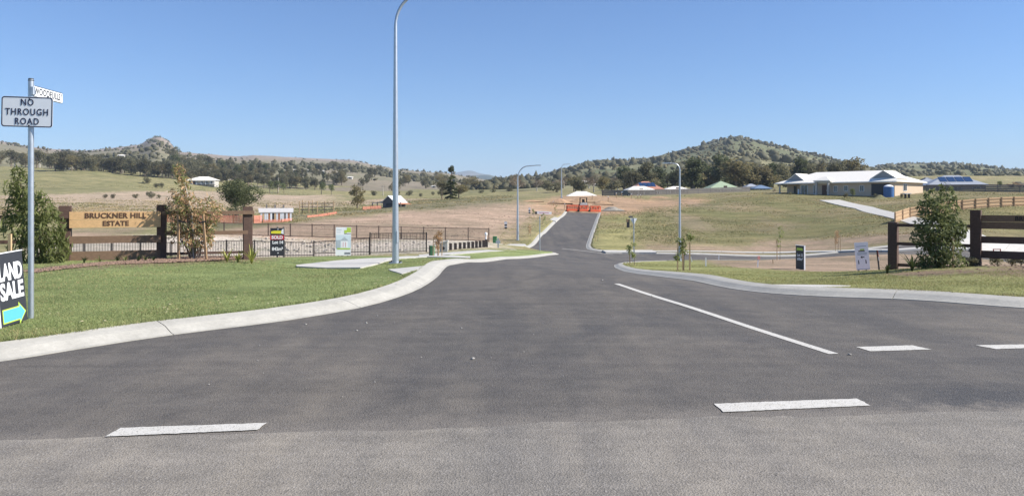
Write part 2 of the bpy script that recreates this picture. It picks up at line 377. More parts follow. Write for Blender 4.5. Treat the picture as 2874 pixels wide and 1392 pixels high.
def thing(name, label, cat, loc, rz=0.0, group=None):
    o = bpy.data.objects.new(name, None); COL.objects.link(o); o.location = loc; o.rotation_euler.z = rz; o.empty_display_size = 0.2
    return tag(o, label, cat, group)
def struct(name, me): o = link(name, me); o['kind'] = 'structure'; return o
def copy_tree(o, parent=None, label=None):
    c = o.copy(); COL.objects.link(c)
    if parent is not None: c.parent = parent
    if label: c['label'] = label
    for ch in list(o.children): copy_tree(ch, c)
    return c
def text(s, size, bold=0.0, depth=0.004, xs=1.0, align='CENTER', sp=1.0):
    cu = bpy.data.curves.new('lettering', 'FONT'); cu.body = s; cu.size = size; cu.offset = bold; cu.extrude = depth / 2
    cu.align_x = align; cu.align_y = 'CENTER'; cu.space_character = sp; cu.resolution_u = 3
    o = bpy.data.objects.new('lettering', cu); COL.objects.link(o); dg = bpy.context.evaluated_depsgraph_get()
    me = bpy.data.meshes.new_from_object(o.evaluated_get(dg)); bpy.data.objects.remove(o); bpy.data.curves.remove(cu)
    me.transform(Matrix.Scale(xs, 4, (1, 0, 0))); me.transform(Matrix.Rotation(math.radians(90), 4, 'X')); me.name = 'lettering'; return me
def letter(s, size, mat, parent, x, y, z, name='lettering', **k):
    me = text(s, size, **k); me.materials.clear(); me.materials.append(M[mat]); return link(name, me, parent, (x, y, z))
def catmull(pts, step=0.6, closed=False):
    P = [np.array(p, float) for p in pts]; n = len(P); out = []
    for i in range(n - 1):
        p0, p1, p2, p3 = P[max(i - 1, 0)], P[i], P[i + 1], P[min(i + 2, n - 1)]
        m = max(2, int(np.linalg.norm(p2 - p1) / step))
        d = np.linalg.norm(p2 - p1) + 1e-9
        m1 = (p2 - p0) * d / (np.linalg.norm(p2 - p1) + np.linalg.norm(p1 - p0) + 1e-9); m2 = (p3 - p1) * d / (np.linalg.norm(p3 - p2) + np.linalg.norm(p2 - p1) + 1e-9)
        for k in range(m):
            t = k / m; h00 = 2*t**3-3*t*t+1; h10 = t**3-2*t*t+t; h01 = -2*t**3+3*t*t; h11 = t**3-t*t
            out.append(h00 * p1 + h10 * m1 + h01 * p2 + h11 * m2)
    out.append(P[-1]); return out
def inside(x, y, poly):
    poly = np.asarray(poly, float); r = np.zeros(x.shape, bool); j = len(poly) - 1
    for i in range(len(poly)):
        xi, yi = poly[i]; xj, yj = poly[j]
        if yi != yj:
            c = ((yi > y) != (yj > y)) & (x < (xj - xi) * (y - yi) / (yj - yi) + xi); r ^= c
        j = i
    return r
def pdist(x, y, line):
    line = np.asarray(line, float); best = np.full(x.shape, 1e18)
    for i in range(len(line) - 1):
        ax, ay = line[i]; bx, by = line[i + 1]; dx, dy = bx - ax, by - ay; L = dx * dx + dy * dy + 1e-12
        t = np.clip(((x - ax) * dx + (y - ay) * dy) / L, 0, 1)
        best = np.minimum(best, (x - ax - t * dx) ** 2 + (y - ay - t * dy) ** 2)
    return np.sqrt(best)
def hash2(i, j, seed):
    h = (i.astype(np.int64) * 374761393 + j.astype(np.int64) * 668265263 + seed * 974711) & 0x7fffffff
    h = ((h ^ (h >> 13)) * 1274126177) & 0x7fffffff
    return ((h ^ (h >> 16)) & 0xffff) / 65535.0
def vnoise(x, y, seed=0):
    x0 = np.floor(x); y0 = np.floor(y); fx = x - x0; fy = y - y0; fx = fx * fx * (3 - 2 * fx); fy = fy * fy * (3 - 2 * fy)
    i = x0.astype(np.int64); j = y0.astype(np.int64)
    return (hash2(i, j, seed) * (1 - fx) + hash2(i + 1, j, seed) * fx) * (1 - fy) + (hash2(i, j + 1, seed) * (1 - fx) + hash2(i + 1, j + 1, seed) * fx) * fy
def fbm(x, y, seed=0, o=4):
    s = 0; a = 0.5; tot = 0
    for k in range(o):
        s = s + a * vnoise(x * 2 ** k, y * 2 ** k, seed + k); tot += a; a *= 0.5
    return s / tot

# ------------------------------------------------------------------ roads (outlines in metres, road-level)
W = lambda px, d: ((px - CX) * d / F, d)
chA = [(-60, -1.0), (-20, 3.4), (-12, 4.5), (-8, 5.7), (-6.5, 6.65), W(0, 7.8), W(193, 8.37), W(466, 9.31), W(800, 10.5), W(1004, 11.75), W(1116, 13.1), W(1183, 14.5),
       W(1227, 16.4), W(1243, 18.2), W(1261, 21), W(1316, 27), W(1428, 42), W(1540, 56), W(1566, 59.5), W(1565, 62), W(1540, 65), W(1508, 68), W(1490, 70.5), W(1484, 72.3)]
chB = [W(1484, 72.4), W(1490, 74.6), W(1504, 78), W(1531, 88), W(1556, 100), W(1592, 125)]
chC = [W(1678, 124), W(1666, 100), W(1654, 85), W(1645, 75), W(1646, 72), W(1655, 70), W(1690, 68.6), W(1750, 68), W(1950, 67), W(2250, 66), W(2874, 66), (70, 67), (120, 68)]
chD = [(120, 60), (70, 58), W(2874, 58.5), W(2250, 60), W(1905, 57.5), W(1790, 53), W(1750, 49), W(1730, 46), W(1724, 43), W(1727, 37), W(1752, 30), W(1790, 24.5), W(1850, 19.8), W(1950, 17.0),
       W(2142, 14.5), W(2330, 13.5), W(2510, 12.9), W(2700, 12.2), W(2874, 11.7), (10.2, 11.0), (15, 10.4), (25, 10.9), (60, 15)]
kA, kB, kC, kD = (catmull(c, 0.5) for c in (chA, chB, chC, chD))
FRONT = [(60, 10.0), (25, 7.9)] + [(x, 5.52 + 0.118 * x + (0.035 * math.sin(x * 1.3) + 0.02 * math.sin(x * 4.1 + 1) + random.uniform(-0.035, 0.035)) * (1 if abs(x) < 12 else 0.3)) for x in np.arange(12, -12.1, -0.12)] + [(-25, 2.4), (-60, -1.8)]
ROAD = [tuple(p) for p in kA] + [tuple(p) for p in kB] + [tuple(p) for p in kC] + [tuple(p) for p in kD]
ROAD_ALL = ROAD + [(60, -14), (-60, -14)]
def sheet(poly, name, mat, dz=0.0, near=0.5, feather=False):
    poly = [tuple(map(float, p)) for p in poly]; pa = np.array(poly)
    g = []
    for y in list(np.arange(pa[:, 1].min(), 45, near * 2)) + list(np.arange(45, pa[:, 1].max(), 1.5)):
        st = near * 2 if y < 45 else 2.0
        xs = np.arange(max(pa[:, 0].min(), -70), min(pa[:, 0].max(), 125), st) + 0.01
        g.append(np.stack([xs, np.full(xs.shape, y + 0.013)], 1))
    g = np.concatenate(g); g = g[inside(g[:, 0], g[:, 1], poly)]; dd = pdist(g[:, 0], g[:, 1], poly + [poly[0]]); g = g[dd > 0.2]
    vs = [Vector(p) for p in poly] + [Vector(p) for p in g]; n = len(poly)
    r = delaunay_2d_cdt(vs, [(i, (i + 1) % n) for i in range(n)], [list(range(n))], 1, 1e-5)
    co = np.array([(v.x, v.y) for v in r[0]]); z = zroad(co[:, 0], co[:, 1]) + dz
    if feather: z = np.where((np.abs(co[:, 1] - 5.52 - 0.118 * co[:, 0]) < 0.13) & (np.abs(co[:, 0]) < 12.1), z - 0.0033, z)      # the new surface is rolled down to nothing at the joint
    me = np_mesh(name, np.column_stack([co, z]), np.array([f if len(f) == 3 else f[:3] for f in r[2]]), mat, True)
    return struct(name, me)
sheet(ROAD + FRONT[0:], 'side_street', 'asphalt_new', 0.0, feather=True)
sheet([(60, 10.6), (25, 8.6), (12, 7.6), (-12, 4.75), (-25, 3.0), (-60, -1.2), (-60, -14), (60, -14)], 'old_road', 'asphalt_old', -0.003)

# kerbs: cast in lengths with open joints
KPROF = [(0.0, -0.06), (0.0, 0.010), (0.045, 0.016), (0.13, 0.050), (0.21, 0.085), (0.27, 0.100), (0.43, 0.128), (0.445, 0.122), (0.445, -0.10)]
def kerb(line, name, seg_len, side=1, near_only=None):
    root = bpy.data.objects.new(name, None); COL.objects.link(root); root['kind'] = 'structure'
    L = np.array(line); s = np.concatenate([[0], np.cumsum(np.linalg.norm(np.diff(L, axis=0), axis=1))])
    a = 0.0; tot = s[-1]
    while a < tot - 0.2:
        dmid = abs(np.interp(a, s, L[:, 1])); b = min(a + seg_len * (1 if dmid < 40 else 2), tot)
        ts = np.linspace(a, b - 0.011, max(3, int((b - a) / (0.3 if dmid < 40 else 0.8)) + 1))
        x = np.interp(ts, s, L[:, 0]); y = np.interp(ts, s, L[:, 1]); e = 0.15
        dx = np.interp(ts + e, s, L[:, 0]) - np.interp(ts - e, s, L[:, 0]); dy = np.interp(ts + e, s, L[:, 1]) - np.interp(ts - e, s, L[:, 1])
        n = np.hypot(dx, dy) + 1e-9; nx, ny = -dy / n * side, dx / n * side
        z = zroad(x, y); k = len(KPROF); vs = []
        for i in range(len(ts)):
            for o, h in KPROF: vs.append((x[i] + nx[i] * o, y[i] + ny[i] * o, z[i] + h))
        fs = [(i * k + j, i * k + j + 1, (i + 1) * k + j + 1, (i + 1) * k + j) for i in range(len(ts) - 1) for j in range(k - 1)]
        fs += [tuple(range(k)), tuple(range((len(ts) - 1) * k + k - 1, (len(ts) - 1) * k - 1, -1))]
        m = MB(); m.add(vs, fs); m.build('kerb_segment', 'kerb_concrete', root)
        a = b
    return root
kerb(kA, 'kerb', 3.05); kerb(kB, 'kerb', 3.0); kerb(kC, 'kerb', 3.0); kerb(kD, 'kerb', 3.05)

# painted lines
def paint(name, pts):
    """pts: ground outline in metres, laid as a thin sheet with ragged edges"""
    out = []
    for i in range(len(pts)):
        a = np.array(pts[i]); b = np.array(pts[(i + 1) % len(pts)]); L = np.linalg.norm(b - a); m = max(1, int(L / 0.035)); nrm = np.array([-(b - a)[1], (b - a)[0]]) / max(L, 1e-6)
        for k in range(m):
            j = 0 if k == 0 else RNG.normal(0, 0.0035)
            out.append(a + (b - a) * k / m + nrm * j)
    z = zroad([p[0] for p in out], [p[1] for p in out]) + 0.0045
    me = bpy.data.meshes.new(name); me.from_pydata([(p[0], p[1], zz) for p, zz in zip(out, z)], [], [tuple(range(len(out)))]); me.materials.append(M['line_paint']); me.update()
    return struct(name, me)
hz = lambda px, py: hit(px, py, 0.0)
paint('road_marking', [hz(295, 1226), hz(338, 1203), hz(750, 1187), hz(722, 1207)])
paint('road_marking', [hz(2030, 1157), hz(2004, 1134), hz(2405, 1119), hz(2443, 1139)])
paint('road_marking', [hz(2443, 987), hz(2402, 975), hz(2560, 970), hz(2614, 982)])
paint('road_marking', [hz(2795, 981), hz(2738, 970), hz(2930, 966), hz(2985, 975)])
cl0, cl1 = np.array(hz(2340, 994)), np.array(hz(1730, 797))
def strip_line(a, b, wd, name='road_marking', n=None):
    a, b = np.array(a), np.array(b); t = (b - a) / np.linalg.norm(b - a); nrm = np.array([-t[1], t[0]]) * wd / 2; n = n or int(np.linalg.norm(b - a) / 1.5) + 2
    l = [a + (b - a) * k / n + nrm for k in range(n + 1)]; r = [a + (b - a) * k / n - nrm for k in range(n + 1)]
    o = []
    for p in l + r[::-1]: o.append((p[0], p[1], zr(p[0], p[1]) + 0.0045))
    q = n + 1; me = bpy.data.meshes.new(name); me.from_pydata(o, [], [(k, k + 1, 2 * q - 2 - k, 2 * q - 1 - k) for k in range(n)]); me.materials.append(M['line_paint']); me.update()
    return struct(name, me)
strip_line(cl0, cl1, 0.115, n=24)
strip_line(W(1577, 71.5), W(1728, 65.5), 0.14); strip_line(W(1735, 65.2), W(1755, 64.2), 0.14)

def sstep(x, a, b): u = np.clip((x - a) / (b - a), 0, 1); return u * u * (3 - 2 * u)
# ------------------------------------------------------------------ terrain sheet
def region(*pts, dz=V): return [hit(px, py, dz) for px, py in pts]
C_LAWN = (0.195, 0.235, 0.09); C_VERGE = (0.265, 0.245, 0.105); C_SLOPE = (0.175, 0.158, 0.070); C_FIELD = (0.225, 0.205, 0.100)
C_BROWN = (0.335, 0.250, 0.178); C_DRY = (0.37, 0.29, 0.205); C_MULCH = (0.20, 0.14, 0.10); C_PALE = (0.50, 0.44, 0.36); C_ORANGE = (0.37, 0.245, 0.150); C_DIRT = (0.29, 0.217, 0.152)
C_LAWN2 = (0.235, 0.240, 0.095); C_BAND = (0.185, 0.165, 0.098)
REG = [
 (C_SLOPE, region((1500,560),(3600,500),(3600,760),(1700,760),(1690,700))),
 (C_FIELD, region((-700,465),(1420,520),(1420,560),(-700,600))),
 (C_DRY, region((-700,560),(250,548),(700,540),(1000,548),(1000,572),(740,600),(450,600),(-700,625))),
 (C_DRY, region((1000,566),(1100,560),(1240,556),(1240,562),(1100,568),(1000,574))),
 (C_BAND, region((640,646),(850,620),(1000,600),(1250,580),(1430,566),(1420,550),(1300,556),(1150,570),(950,592),(720,612),(600,640))),
 (C_BROWN, region((640,664),(1380,678),(1410,655),(1440,628),(1500,600),(1560,590),(1590,575),(1480,562),(1400,566),(1250,582),(1000,604),(850,626),(720,640))),
 (C_ORANGE, region((1585,596),(1500,590),(1470,566),(1590,548),(1700,552),(1800,558),(1950,550),(1990,560),(1850,580),(1760,594),(1690,598))),
 (C_PALE, region((540,664),(876,667),(1372,679),(1395,692),(1250,702),(1000,712),(750,722),(200,716),(180,690),(400,664))),
 (C_DIRT, region((200,664),(420,660),(420,640),(200,640))),
 (C_VERGE, region((1478,694),(1600,597),(1560,590),(1500,602),(1440,634),(1400,664),(1385,686))),
 (C_VERGE, region((1640,700),(1680,598),(1745,598),(1770,640),(1770,702))),
 (C_DIRT, region((1780,694),(2000,684),(2240,676),(2450,664),(2720,666),(2720,692),(2400,699),(2000,704),(1780,703))),
 (C_DIRT, region((1905,600),(1960,612),(2005,640),(1930,642),(1880,622))),
 (C_DIRT, region((2200,622),(2300,638),(2280,646),(2190,634))),
 (C_DIRT, region((1910,566),(2060,572),(2090,576),(1930,574))),
 (C_LAWN, [(-60, 0), (-60, 24), W(0, 24), W(700, 25), W(1000, 36), W(1250, 54), W(1480, 68), W(1570, 64), W(1570, 40), (-1, 12), (0, 0)]),
 (C_LAWN2, [(3, 8), W(1700, 45), W(1760, 60), W(1960, 62), W(2060, 42), W(2250, 33), W(2500, 25), W(2900, 25), (60, 26), (60, 5)]),
 (C_DIRT, [W(1985, 60), W(2040, 48), W(2100, 37), W(2250, 31), W(2300, 27), W(2440, 26), W(2520, 22.6), W(2760, 22.0), (60, 26), (60, 57), W(2500, 58.8)]),
 (C_MULCH, region((60,764),(150,752),(300,737),(440,729),(560,721),(690,723),(705,727),(600,733),(480,739),(300,746),(180,757),(100,768))),
 (C_MULCH, region((2480,768),(2700,757),(3000,740),(3000,756),(2700,768),(2560,779))),
]
def ground_color(x, y):
    tot = np.zeros(x.shape + (3,)); rng = np.random.default_rng(3)
    for s in range(5):
        j = 0.016 * y + 0.04
        jx = x + (fbm(x / (j * 9), y / (j * 9), 3) - 0.5) * j * 9 + rng.normal(0, 1, x.shape) * j * 0.9; jy = y + (fbm(x / (j * 9), y / (j * 9), 9) - 0.5) * j * 16 + rng.normal(0, 1, x.shape) * j * 1.6
        c = np.empty(x.shape + (3,)); c[:] = C_FIELD
        for col, poly in REG: c[inside(jx, jy, poly)] = col
        tot += c
    c = tot / 5
    w = sstep(fbm(x / 5, y / 9, 61), 0.42, 0.72) * np.clip((y - 62) / 12, 0, 1) * (x > 0) * 0.34     # bare earth showing through the rough grass
    c = c * (1 - w[:, None]) + np.array(C_DIRT) * 0.92 * w[:, None]
    g = sstep(fbm(x / 3.5 + 40, y / 6, 71), 0.45, 0.75)[:, None] * np.clip((y - 62) / 12, 0, 1)[:, None] * 0.35
    return c * (1 - g) + np.array((0.13, 0.145, 0.06)) * g * (c[:, :1] < 0.3) + c * g * (c[:, :1] >= 0.3)
def terrain():
    rows = np.concatenate([np.geomspace(2.0, 40, 150)[:-1], np.linspace(40, 86, 165)[:-1], np.geomspace(86, 165, 110)[:-1], np.geomspace(165, 460, 110)])
    cols = np.concatenate([np.linspace(-7500, -520, 60)[:-1], np.linspace(-520, 3400, 840), np.linspace(3400, 10500, 60)[1:]])
    d, p = np.meshgrid(rows, cols, indexing='ij'); x = (p - CX) * d / F; y = d
    z = zroad(x.ravel(), y.ravel()).reshape(x.shape)
    ins = inside(x, y, ROAD_ALL)
    dist = np.minimum.reduce([pdist(x, y, k) for k in (kA[::3] + [kA[-1]], kB[::3] + [kB[-1]], kC[::3] + [kC[-1]], kD[::3] + [kD[-1]])])
    off = np.where(ins | (dist < 0.425), -0.22, V)
    amp = np.clip((y - 20) / 300, 0, 0.12); rough = (fbm(x / 9, y / 5, 21) - 0.5) * amp * 1.6 + (fbm(x / 1.3, y / 1.3, 5) - 0.5) * np.clip((dist - 0.5) / 2, 0, 1) * 0.05
    far = (fbm(x / 60, y / 40, 31) - 0.5) * np.clip((y - 170) / 150, 0, 1) * 5
    z = z + off + np.where(off > 0, rough, 0) + far
    z = np.where(y > 430, z - (y - 430) * 0.2, z)
    nr, nc = x.shape; idx = np.arange(nr * nc).reshape(nr, nc)
    f = np.stack([idx[:-1, :-1], idx[:-1, 1:], idx[1:, 1:], idx[1:, :-1]], -1).reshape(-1, 4)
    me = np_mesh('terrain', np.stack([x, y, z], -1).reshape(-1, 3), f, 'ground', True)
    col = ground_color(x.ravel(), y.ravel()); ca = me.color_attributes.new('Col', 'FLOAT_COLOR', 'POINT')
    ca.data.foreach_set('color', np.column_stack([col, np.ones(len(col))]).astype(np.float32).ravel())
    struct('terrain', me)
terrain()
# plain under and behind everything
me = np_mesh('plain', [(-9000, -20, -9), (9000, -20, -9), (9000, 11500, -9), (-9000, 11500, -9)], [(0, 1, 2, 3)], 'ground'); ca = me.color_attributes.new('Col', 'FLOAT_COLOR', 'POINT')
ca.data.foreach_set('color', np.array([[0.18, 0.17, 0.08, 1]] * 4, np.float32).ravel()); struct('plain', me)
me = np_mesh('back_verge', [(-300, -13, -0.1), (300, -13, -0.1), (300, -28, -0.5), (-300, -28, -0.5)], [(3, 2, 1, 0)], 'ground'); ca = me.color_attributes.new('Col', 'FLOAT_COLOR', 'POINT')
ca.data.foreach_set('color', np.array([[0.15, 0.16, 0.06, 1]] * 4, np.float32).ravel()); struct('back_verge', me)

# ------------------------------------------------------------------ hills
HILLS = {}
def hill(name, ridge, d_foot, py_foot, d_ridge, cfun, amp=0.06, power=1.0, cols=420, rows=90, seed=1, rough_px=1.2, back=0.5):
    """ridge: (photo column, photo row) of the crest seen from the road; the slope runs from d_foot up to the crest at d_ridge and falls away behind"""
    r = np.array(ridge, float); px = np.linspace(r[0, 0], r[-1, 0], cols); py = np.interp(px, r[:, 0], r[:, 1])
    k = np.array([1, 2, 3, 2, 1.]); k /= k.sum(); py = np.convolve(np.pad(py, 2, 'edge'), k, 'valid')
    py = py + (fbm(px / 22, px * 0, seed, 4) - 0.5) * rough_px * 2
    t = np.concatenate([np.linspace(0, 1, rows), 1 + np.linspace(0.04, back, 12)])
    T, P = np.meshgrid(t, px, indexing='ij'); PY = np.broadcast_to(py, T.shape)
    d = d_foot * (d_ridge / d_foot) ** T
    zc = CAMH - (PY - HY) * d_ridge / F; pf = np.interp(px, np.linspace(px[0], px[-1], len(py_foot)), py_foot); zf = CAMH - (pf - HY) * d_foot / F
    lin = (d - d_foot) / (d_ridge - d_foot); s = np.clip(lin, 0, 1) ** power
    z = zf + (zc - zf) * s
    x = (P - CX) * d / F; sc = (d_ridge - d_foot) / 5
    n = (fbm(x / sc, d / sc, seed + 3, 5) - 0.5) * 2 + 0.6 * (np.abs(fbm(x / sc * 1.7, d / sc * 0.8, seed + 8, 4) - 0.5) * -4 + 0.6)
    env = np.sin(np.clip(lin, 0, 1) * math.pi) ** 0.8
    z = z + n * amp * np.abs(zc - zf).mean() * env
    z = np.where(T > 1, zc - (d - d_ridge) * 0.25, z)
    nr, nc = x.shape; idx = np.arange(nr * nc).reshape(nr, nc)
    f = np.stack([idx[:-1, :-1], idx[:-1, 1:], idx[1:, 1:], idx[1:, :-1]], -1).reshape(-1, 4)
    me = np_mesh(name, np.stack([x, d, z], -1).reshape(-1, 3), f, 'hill_ground', True)
    c = cfun(x, d, z, lin, n); ca = me.color_attributes.new('Col', 'FLOAT_COLOR', 'POINT')
    ca.data.foreach_set('color', np.concatenate([c, np.ones(c.shape[:2] + (1,))], -1).astype(np.float32).ravel())
    HILLS[len(HILLS)] = (x, d, z, px, lin, zf); o = struct(name, me); return (x, d, z, lin)
def blend(a, b, w): return np.asarray(a) * (1 - w[..., None]) + np.asarray(b) * w[..., None]
D2S = 2874 / 2576.0
def rd(*p): return [(a * D2S, b * D2S) for a, b in p]
def c_left(x, d, z, lin, n):
    w = sstep(fbm(x / 160, d / 220, 40), 0.35, 0.65); c = blend((0.185, 0.172, 0.105), (0.255, 0.205, 0.160), np.clip(w * 0.6 + sstep(lin, 0.05, 0.6) * 0.7, 0, 1))
    px = CX + F * x / d; rk = np.exp(-((px - 443) / 45) ** 2) * sstep(lin, 0.85, 0.97); return blend(c, (0.20, 0.140, 0.115), rk)
def c_right(x, d, z, lin, n):
    w = sstep(fbm(x / 90, d / 130, 50), 0.40, 0.62); return blend((0.130, 0.135, 0.065), (0.215, 0.200, 0.108), w)
def c_forest(x, d, z, lin, n):
    w = sstep(fbm(x / 120, d / 200, 60), 0.35, 0.65); return blend((0.035, 0.050, 0.025), (0.085, 0.095, 0.045), w)
def c_rock(x, d, z, lin, n):
    w = sstep(fbm(x / 400, d / 700, 70), 0.35, 0.65); return blend((0.07, 0.085, 0.05), (0.15, 0.14, 0.11), w)
HL = hill('hill', rd((-700,372),(-300,360),(-60,352),(0,362),(60,373),(110,379),(190,385),(250,380),(330,371),(352,368),(372,356),(385,349),(397,347),(410,350),(424,359),(437,374),(446,387),(480,389),(520,392),(560,396),(600,399),(640,396),(690,399),(735,402),(800,405),(850,408),(880,408),(915,414),(950,421),(1000,430),(1060,436),(1120,440),(1180,451),(1230,461),(1300,472),(1420,480)),
     400, [462, 466, 478, 500, 520, 535, 545, 545], 2700, c_left, 0.045, 0.85, 520, 120, 11, 1.0)
hill('hill', rd((700,410),(728,405),(742,398),(758,396),(775,400),(800,409),(830,414)), 3200, [470], 4500, c_forest, 0.05, 1.0, 90, 30, 12, 0.3)
hill('mountain', rd((1080,452),(1120,446),(1145,435),(1168,431),(1180,430),(1192,431),(1205,436),(1225,440),(1260,447),(1300,452),(1360,460)), 4600, [520], 7200, c_rock, 0.03, 1.0, 140, 30, 13, 1.2)
hill('hill', rd((1100,460),(1160,447),(1200,441),(1230,440),(1260,446),(1290,449),(1330,450),(1400,452),(1500,455)), 3000, [525, 520], 4400, c_forest, 0.06, 1.0, 160, 40, 14, 1.5)
HR = hill('hill', rd((1180,470),(1230,463),(1270,457),(1310,452),(1350,449),(1380,441),(1420,430),(1450,418),(1480,410),(1520,406),(1560,405),(1600,402),(1640,396),(1680,386),(1720,376),(1760,367),(1790,357),(1815,350),(1845,346),(1870,348),(1895,351),(1920,358),(1960,366),(2000,376),(2040,386),(2080,397),(2120,408),(2150,417),(2180,427),(2220,440),(2300,462),(2420,490),(2576,505)),
     380, [540, 530, 520, 512, 508, 505, 502], 1350, c_right, 0.055, 0.95, 520, 120, 15, 1.4)
HR2 = hill('hill', rd((2040,470),(2120,447),(2170,430),(2200,421),(2240,414),(2290,411),(2340,412),(2400,411),(2450,416),(2500,424),(2560,431),(2640,428),(2760,415),(3000,400),(3300,392)),
     420, [520, 515, 510, 500, 500], 1700, c_right, 0.05, 0.95, 360, 90, 16, 1.4)
# ------------------------------------------------------------------ vegetation
def gz(px, d):
    z = -1e9; x = (px - CX) * d / F
    if d < 428: z = zg(x, d)
    for h in HILLS.values():
        hx, hd, hzv, hpx, lin, zf = h
        if hpx[0] <= px <= hpx[-1] and hd[0, 0] <= d <= hd[-1, 0]:
            c = int(np.clip(np.searchsorted(hpx, px), 0, len(hpx) - 1)); z = max(z, float(np.interp(d, hd[:, c], hzv[:, c])))
    return Vector((x, d, z))
def hhit(px, py, d0=60.0, d1=2500.0):
    for d in np.geomspace(d0, d1, 160):
        if HY + F * (CAMH - gz(px, d).z) / d <= py: return float(d)
    return d1
def unit(v): return v / (np.linalg.norm(v, axis=-1, keepdims=True) + 1e-9)
def leaves(name, P, D, ln, wd, mats, rng, midx=None):
    n = len(P); D = unit(D); R = unit(np.cross(D, unit(rng.normal(size=(n, 3))))); ln = np.broadcast_to(np.asarray(ln, float), (n,))[:, None]; wd = np.broadcast_to(np.asarray(wd, float), (n,))[:, None]
    Nn = np.cross(D, R); b = P - D * ln * 0.5; m = P + Nn * ln * 0.08; t = P + D * ln * 0.5
    v = np.stack([b, m + R * wd * 0.5, t, m - R * wd * 0.5], 1).reshape(-1, 3); f = np.arange(4 * n).reshape(n, 4)
    return np_mesh(name, v, f, mats, False, midx)
def cloud(lobes, n, rng, shell=0.45, gaps=0.0, gscale=1.0):
    w = np.array([np.prod(l[1]) ** (2 / 3.0) for l in lobes]); w = w / w.sum(); P = []; Nm = []
    for (c, r), q in zip(lobes, w):
        k = max(4, int(n * q)); u = unit(rng.normal(size=(k, 3))); rad = (shell + (1 - shell) * rng.random(k) ** 0.6) * (0.82 + 0.36 * vnoise(u[:, 0] * 2.3 + c[0] * 3 + 9, u[:, 2] * 2.3 + u[:, 1] * 1.7 + 5, 3))
        P.append(np.array(c) + u * np.array(r) * rad[:, None]); Nm.append(u)
    P = np.concatenate(P); Nm = np.concatenate(Nm)
    if gaps:
        g = fbm(P[:, 0] * gscale + 50, P[:, 2] * gscale + P[:, 1] * gscale * 0.7 + 50, 17, 3); k = g > np.quantile(g, gaps); P, Nm = P[k], Nm[k]
    return P, Nm
def trunk_mesh(h, r, rng, limbs, mat='bark'):
    m = MB(); lean = rng.normal(0, 0.03, 2)
    m.tube([(0, 0, -0.4), (lean[0] * h * 0.3, lean[1] * h * 0.3, h * 0.35), (lean[0] * h, lean[1] * h, h * 0.85)], [r * 1.25, r * 0.85, r * 0.25], 7)
    for c in limbs:
        s = Vector((lean[0] * h * 0.4, lean[1] * h * 0.4, h * rng.uniform(0.30, 0.5))); e = Vector(c); m.tube([s, (s + e) / 2 + Vector((0, 0, 0.04 * h)), e], [r * 0.5, r * 0.3, r * 0.10], 5)
    return m.mesh('trunk', mat)
TREES = {}
def tree_kind(key, seed, mat, shape, n=1900, leaf=0.050, gaps=0.15, bark='bark'):
    """unit tree one metre high"""
    rng = np.random.default_rng(seed); L = []
    if shape == 'round':
        for i in range(9):
            a = rng.uniform(0, 6.28); q = rng.uniform(0.05, 0.24); L.append(((q * math.cos(a), q * math.sin(a), rng.uniform(0.26, 0.80)), np.array([1, 1, 0.8]) * rng.uniform(0.15, 0.24)))
    elif shape == 'tall':
        for i in range(13):
            a = rng.uniform(0, 6.28); h = rng.uniform(0.14, 0.88); q = rng.uniform(0.03, 0.22) * (1.15 - h * 0.6); L.append(((q * math.cos(a), q * math.sin(a), h), np.array([1, 1, 0.95]) * rng.uniform(0.11, 0.19)))
    elif shape == 'wide':
        for i in range(12):
            a = rng.uniform(0, 6.28); q = rng.uniform(0.08, 0.42); L.append(((q * math.cos(a), q * math.sin(a), rng.uniform(0.22, 0.74) - q * 0.15), np.array([1, 1, 0.8]) * rng.uniform(0.19, 0.28)))
    elif shape == 'bush':
        for i in range(7):
            a = rng.uniform(0, 6.28); q = rng.uniform(0.05, 0.36); L.append(((q * math.cos(a), q * math.sin(a), rng.uniform(0.22, 0.66)), np.array([1, 1, 0.9]) * rng.uniform(0.20, 0.32)))
    elif shape == 'bare':
        for i in range(9):
            a = rng.uniform(0, 6.28); q = rng.uniform(0.05, 0.34); L.append(((q * math.cos(a), q * math.sin(a), rng.uniform(0.40, 0.80)), np.array([1, 1, 0.8]) * rng.uniform(0.13, 0.22)))
    P, Nm = cloud(L, n, rng, 0.40, gaps, 6.0); D = Nm * 0.6 + rng.normal(size=P.shape) * 0.8
    s = rng.uniform(0.6, 1.4, len(P)); me = leaves('crown', P, D, leaf * s, leaf * 0.75 * s, mat, rng)
    TREES[key] = (me, trunk_mesh(0.8, 0.028, rng, [c for c, r in L[:6]], bark))
for i in range(4):
    tree_kind('round%d' % i, 100 + i, 'leaf_gum', 'round'); tree_kind('tall%d' % i, 120 + i, 'leaf_gum', 'tall'); tree_kind('olive%d' % i, 140 + i, 'leaf_olive', 'round', gaps=0.3)
for i in range(3): tree_kind('dark%d' % i, 160 + i, 'leaf_dark', 'tall', 2200, 0.05, 0.12); tree_kind('bush%d' % i, 180 + i, 'leaf_gum', 'bush', 700, 0.085, 0.15)
tree_kind('fig', 200, 'leaf_dark', 'wide', 9000, 0.030, 0.12); tree_kind('bare0', 201, 'leaf_bare', 'bare', 1600, 0.03, 0.3, 'pale_bark'); tree_kind('mango', 202, 'leaf_green', 'round', 1300, 0.055, 0.15)
def plant_tree(key, name, label, cat, p, h, group=None, wid=1.0, rz=None):
    me, tr = TREES[key]; r = thing(name, label, cat, p, random.uniform(0, 6.28) if rz is None else rz, group); r.scale = (h * wid, h * wid, h)
    link('crown', me, r); link('trunk', tr, r); return r

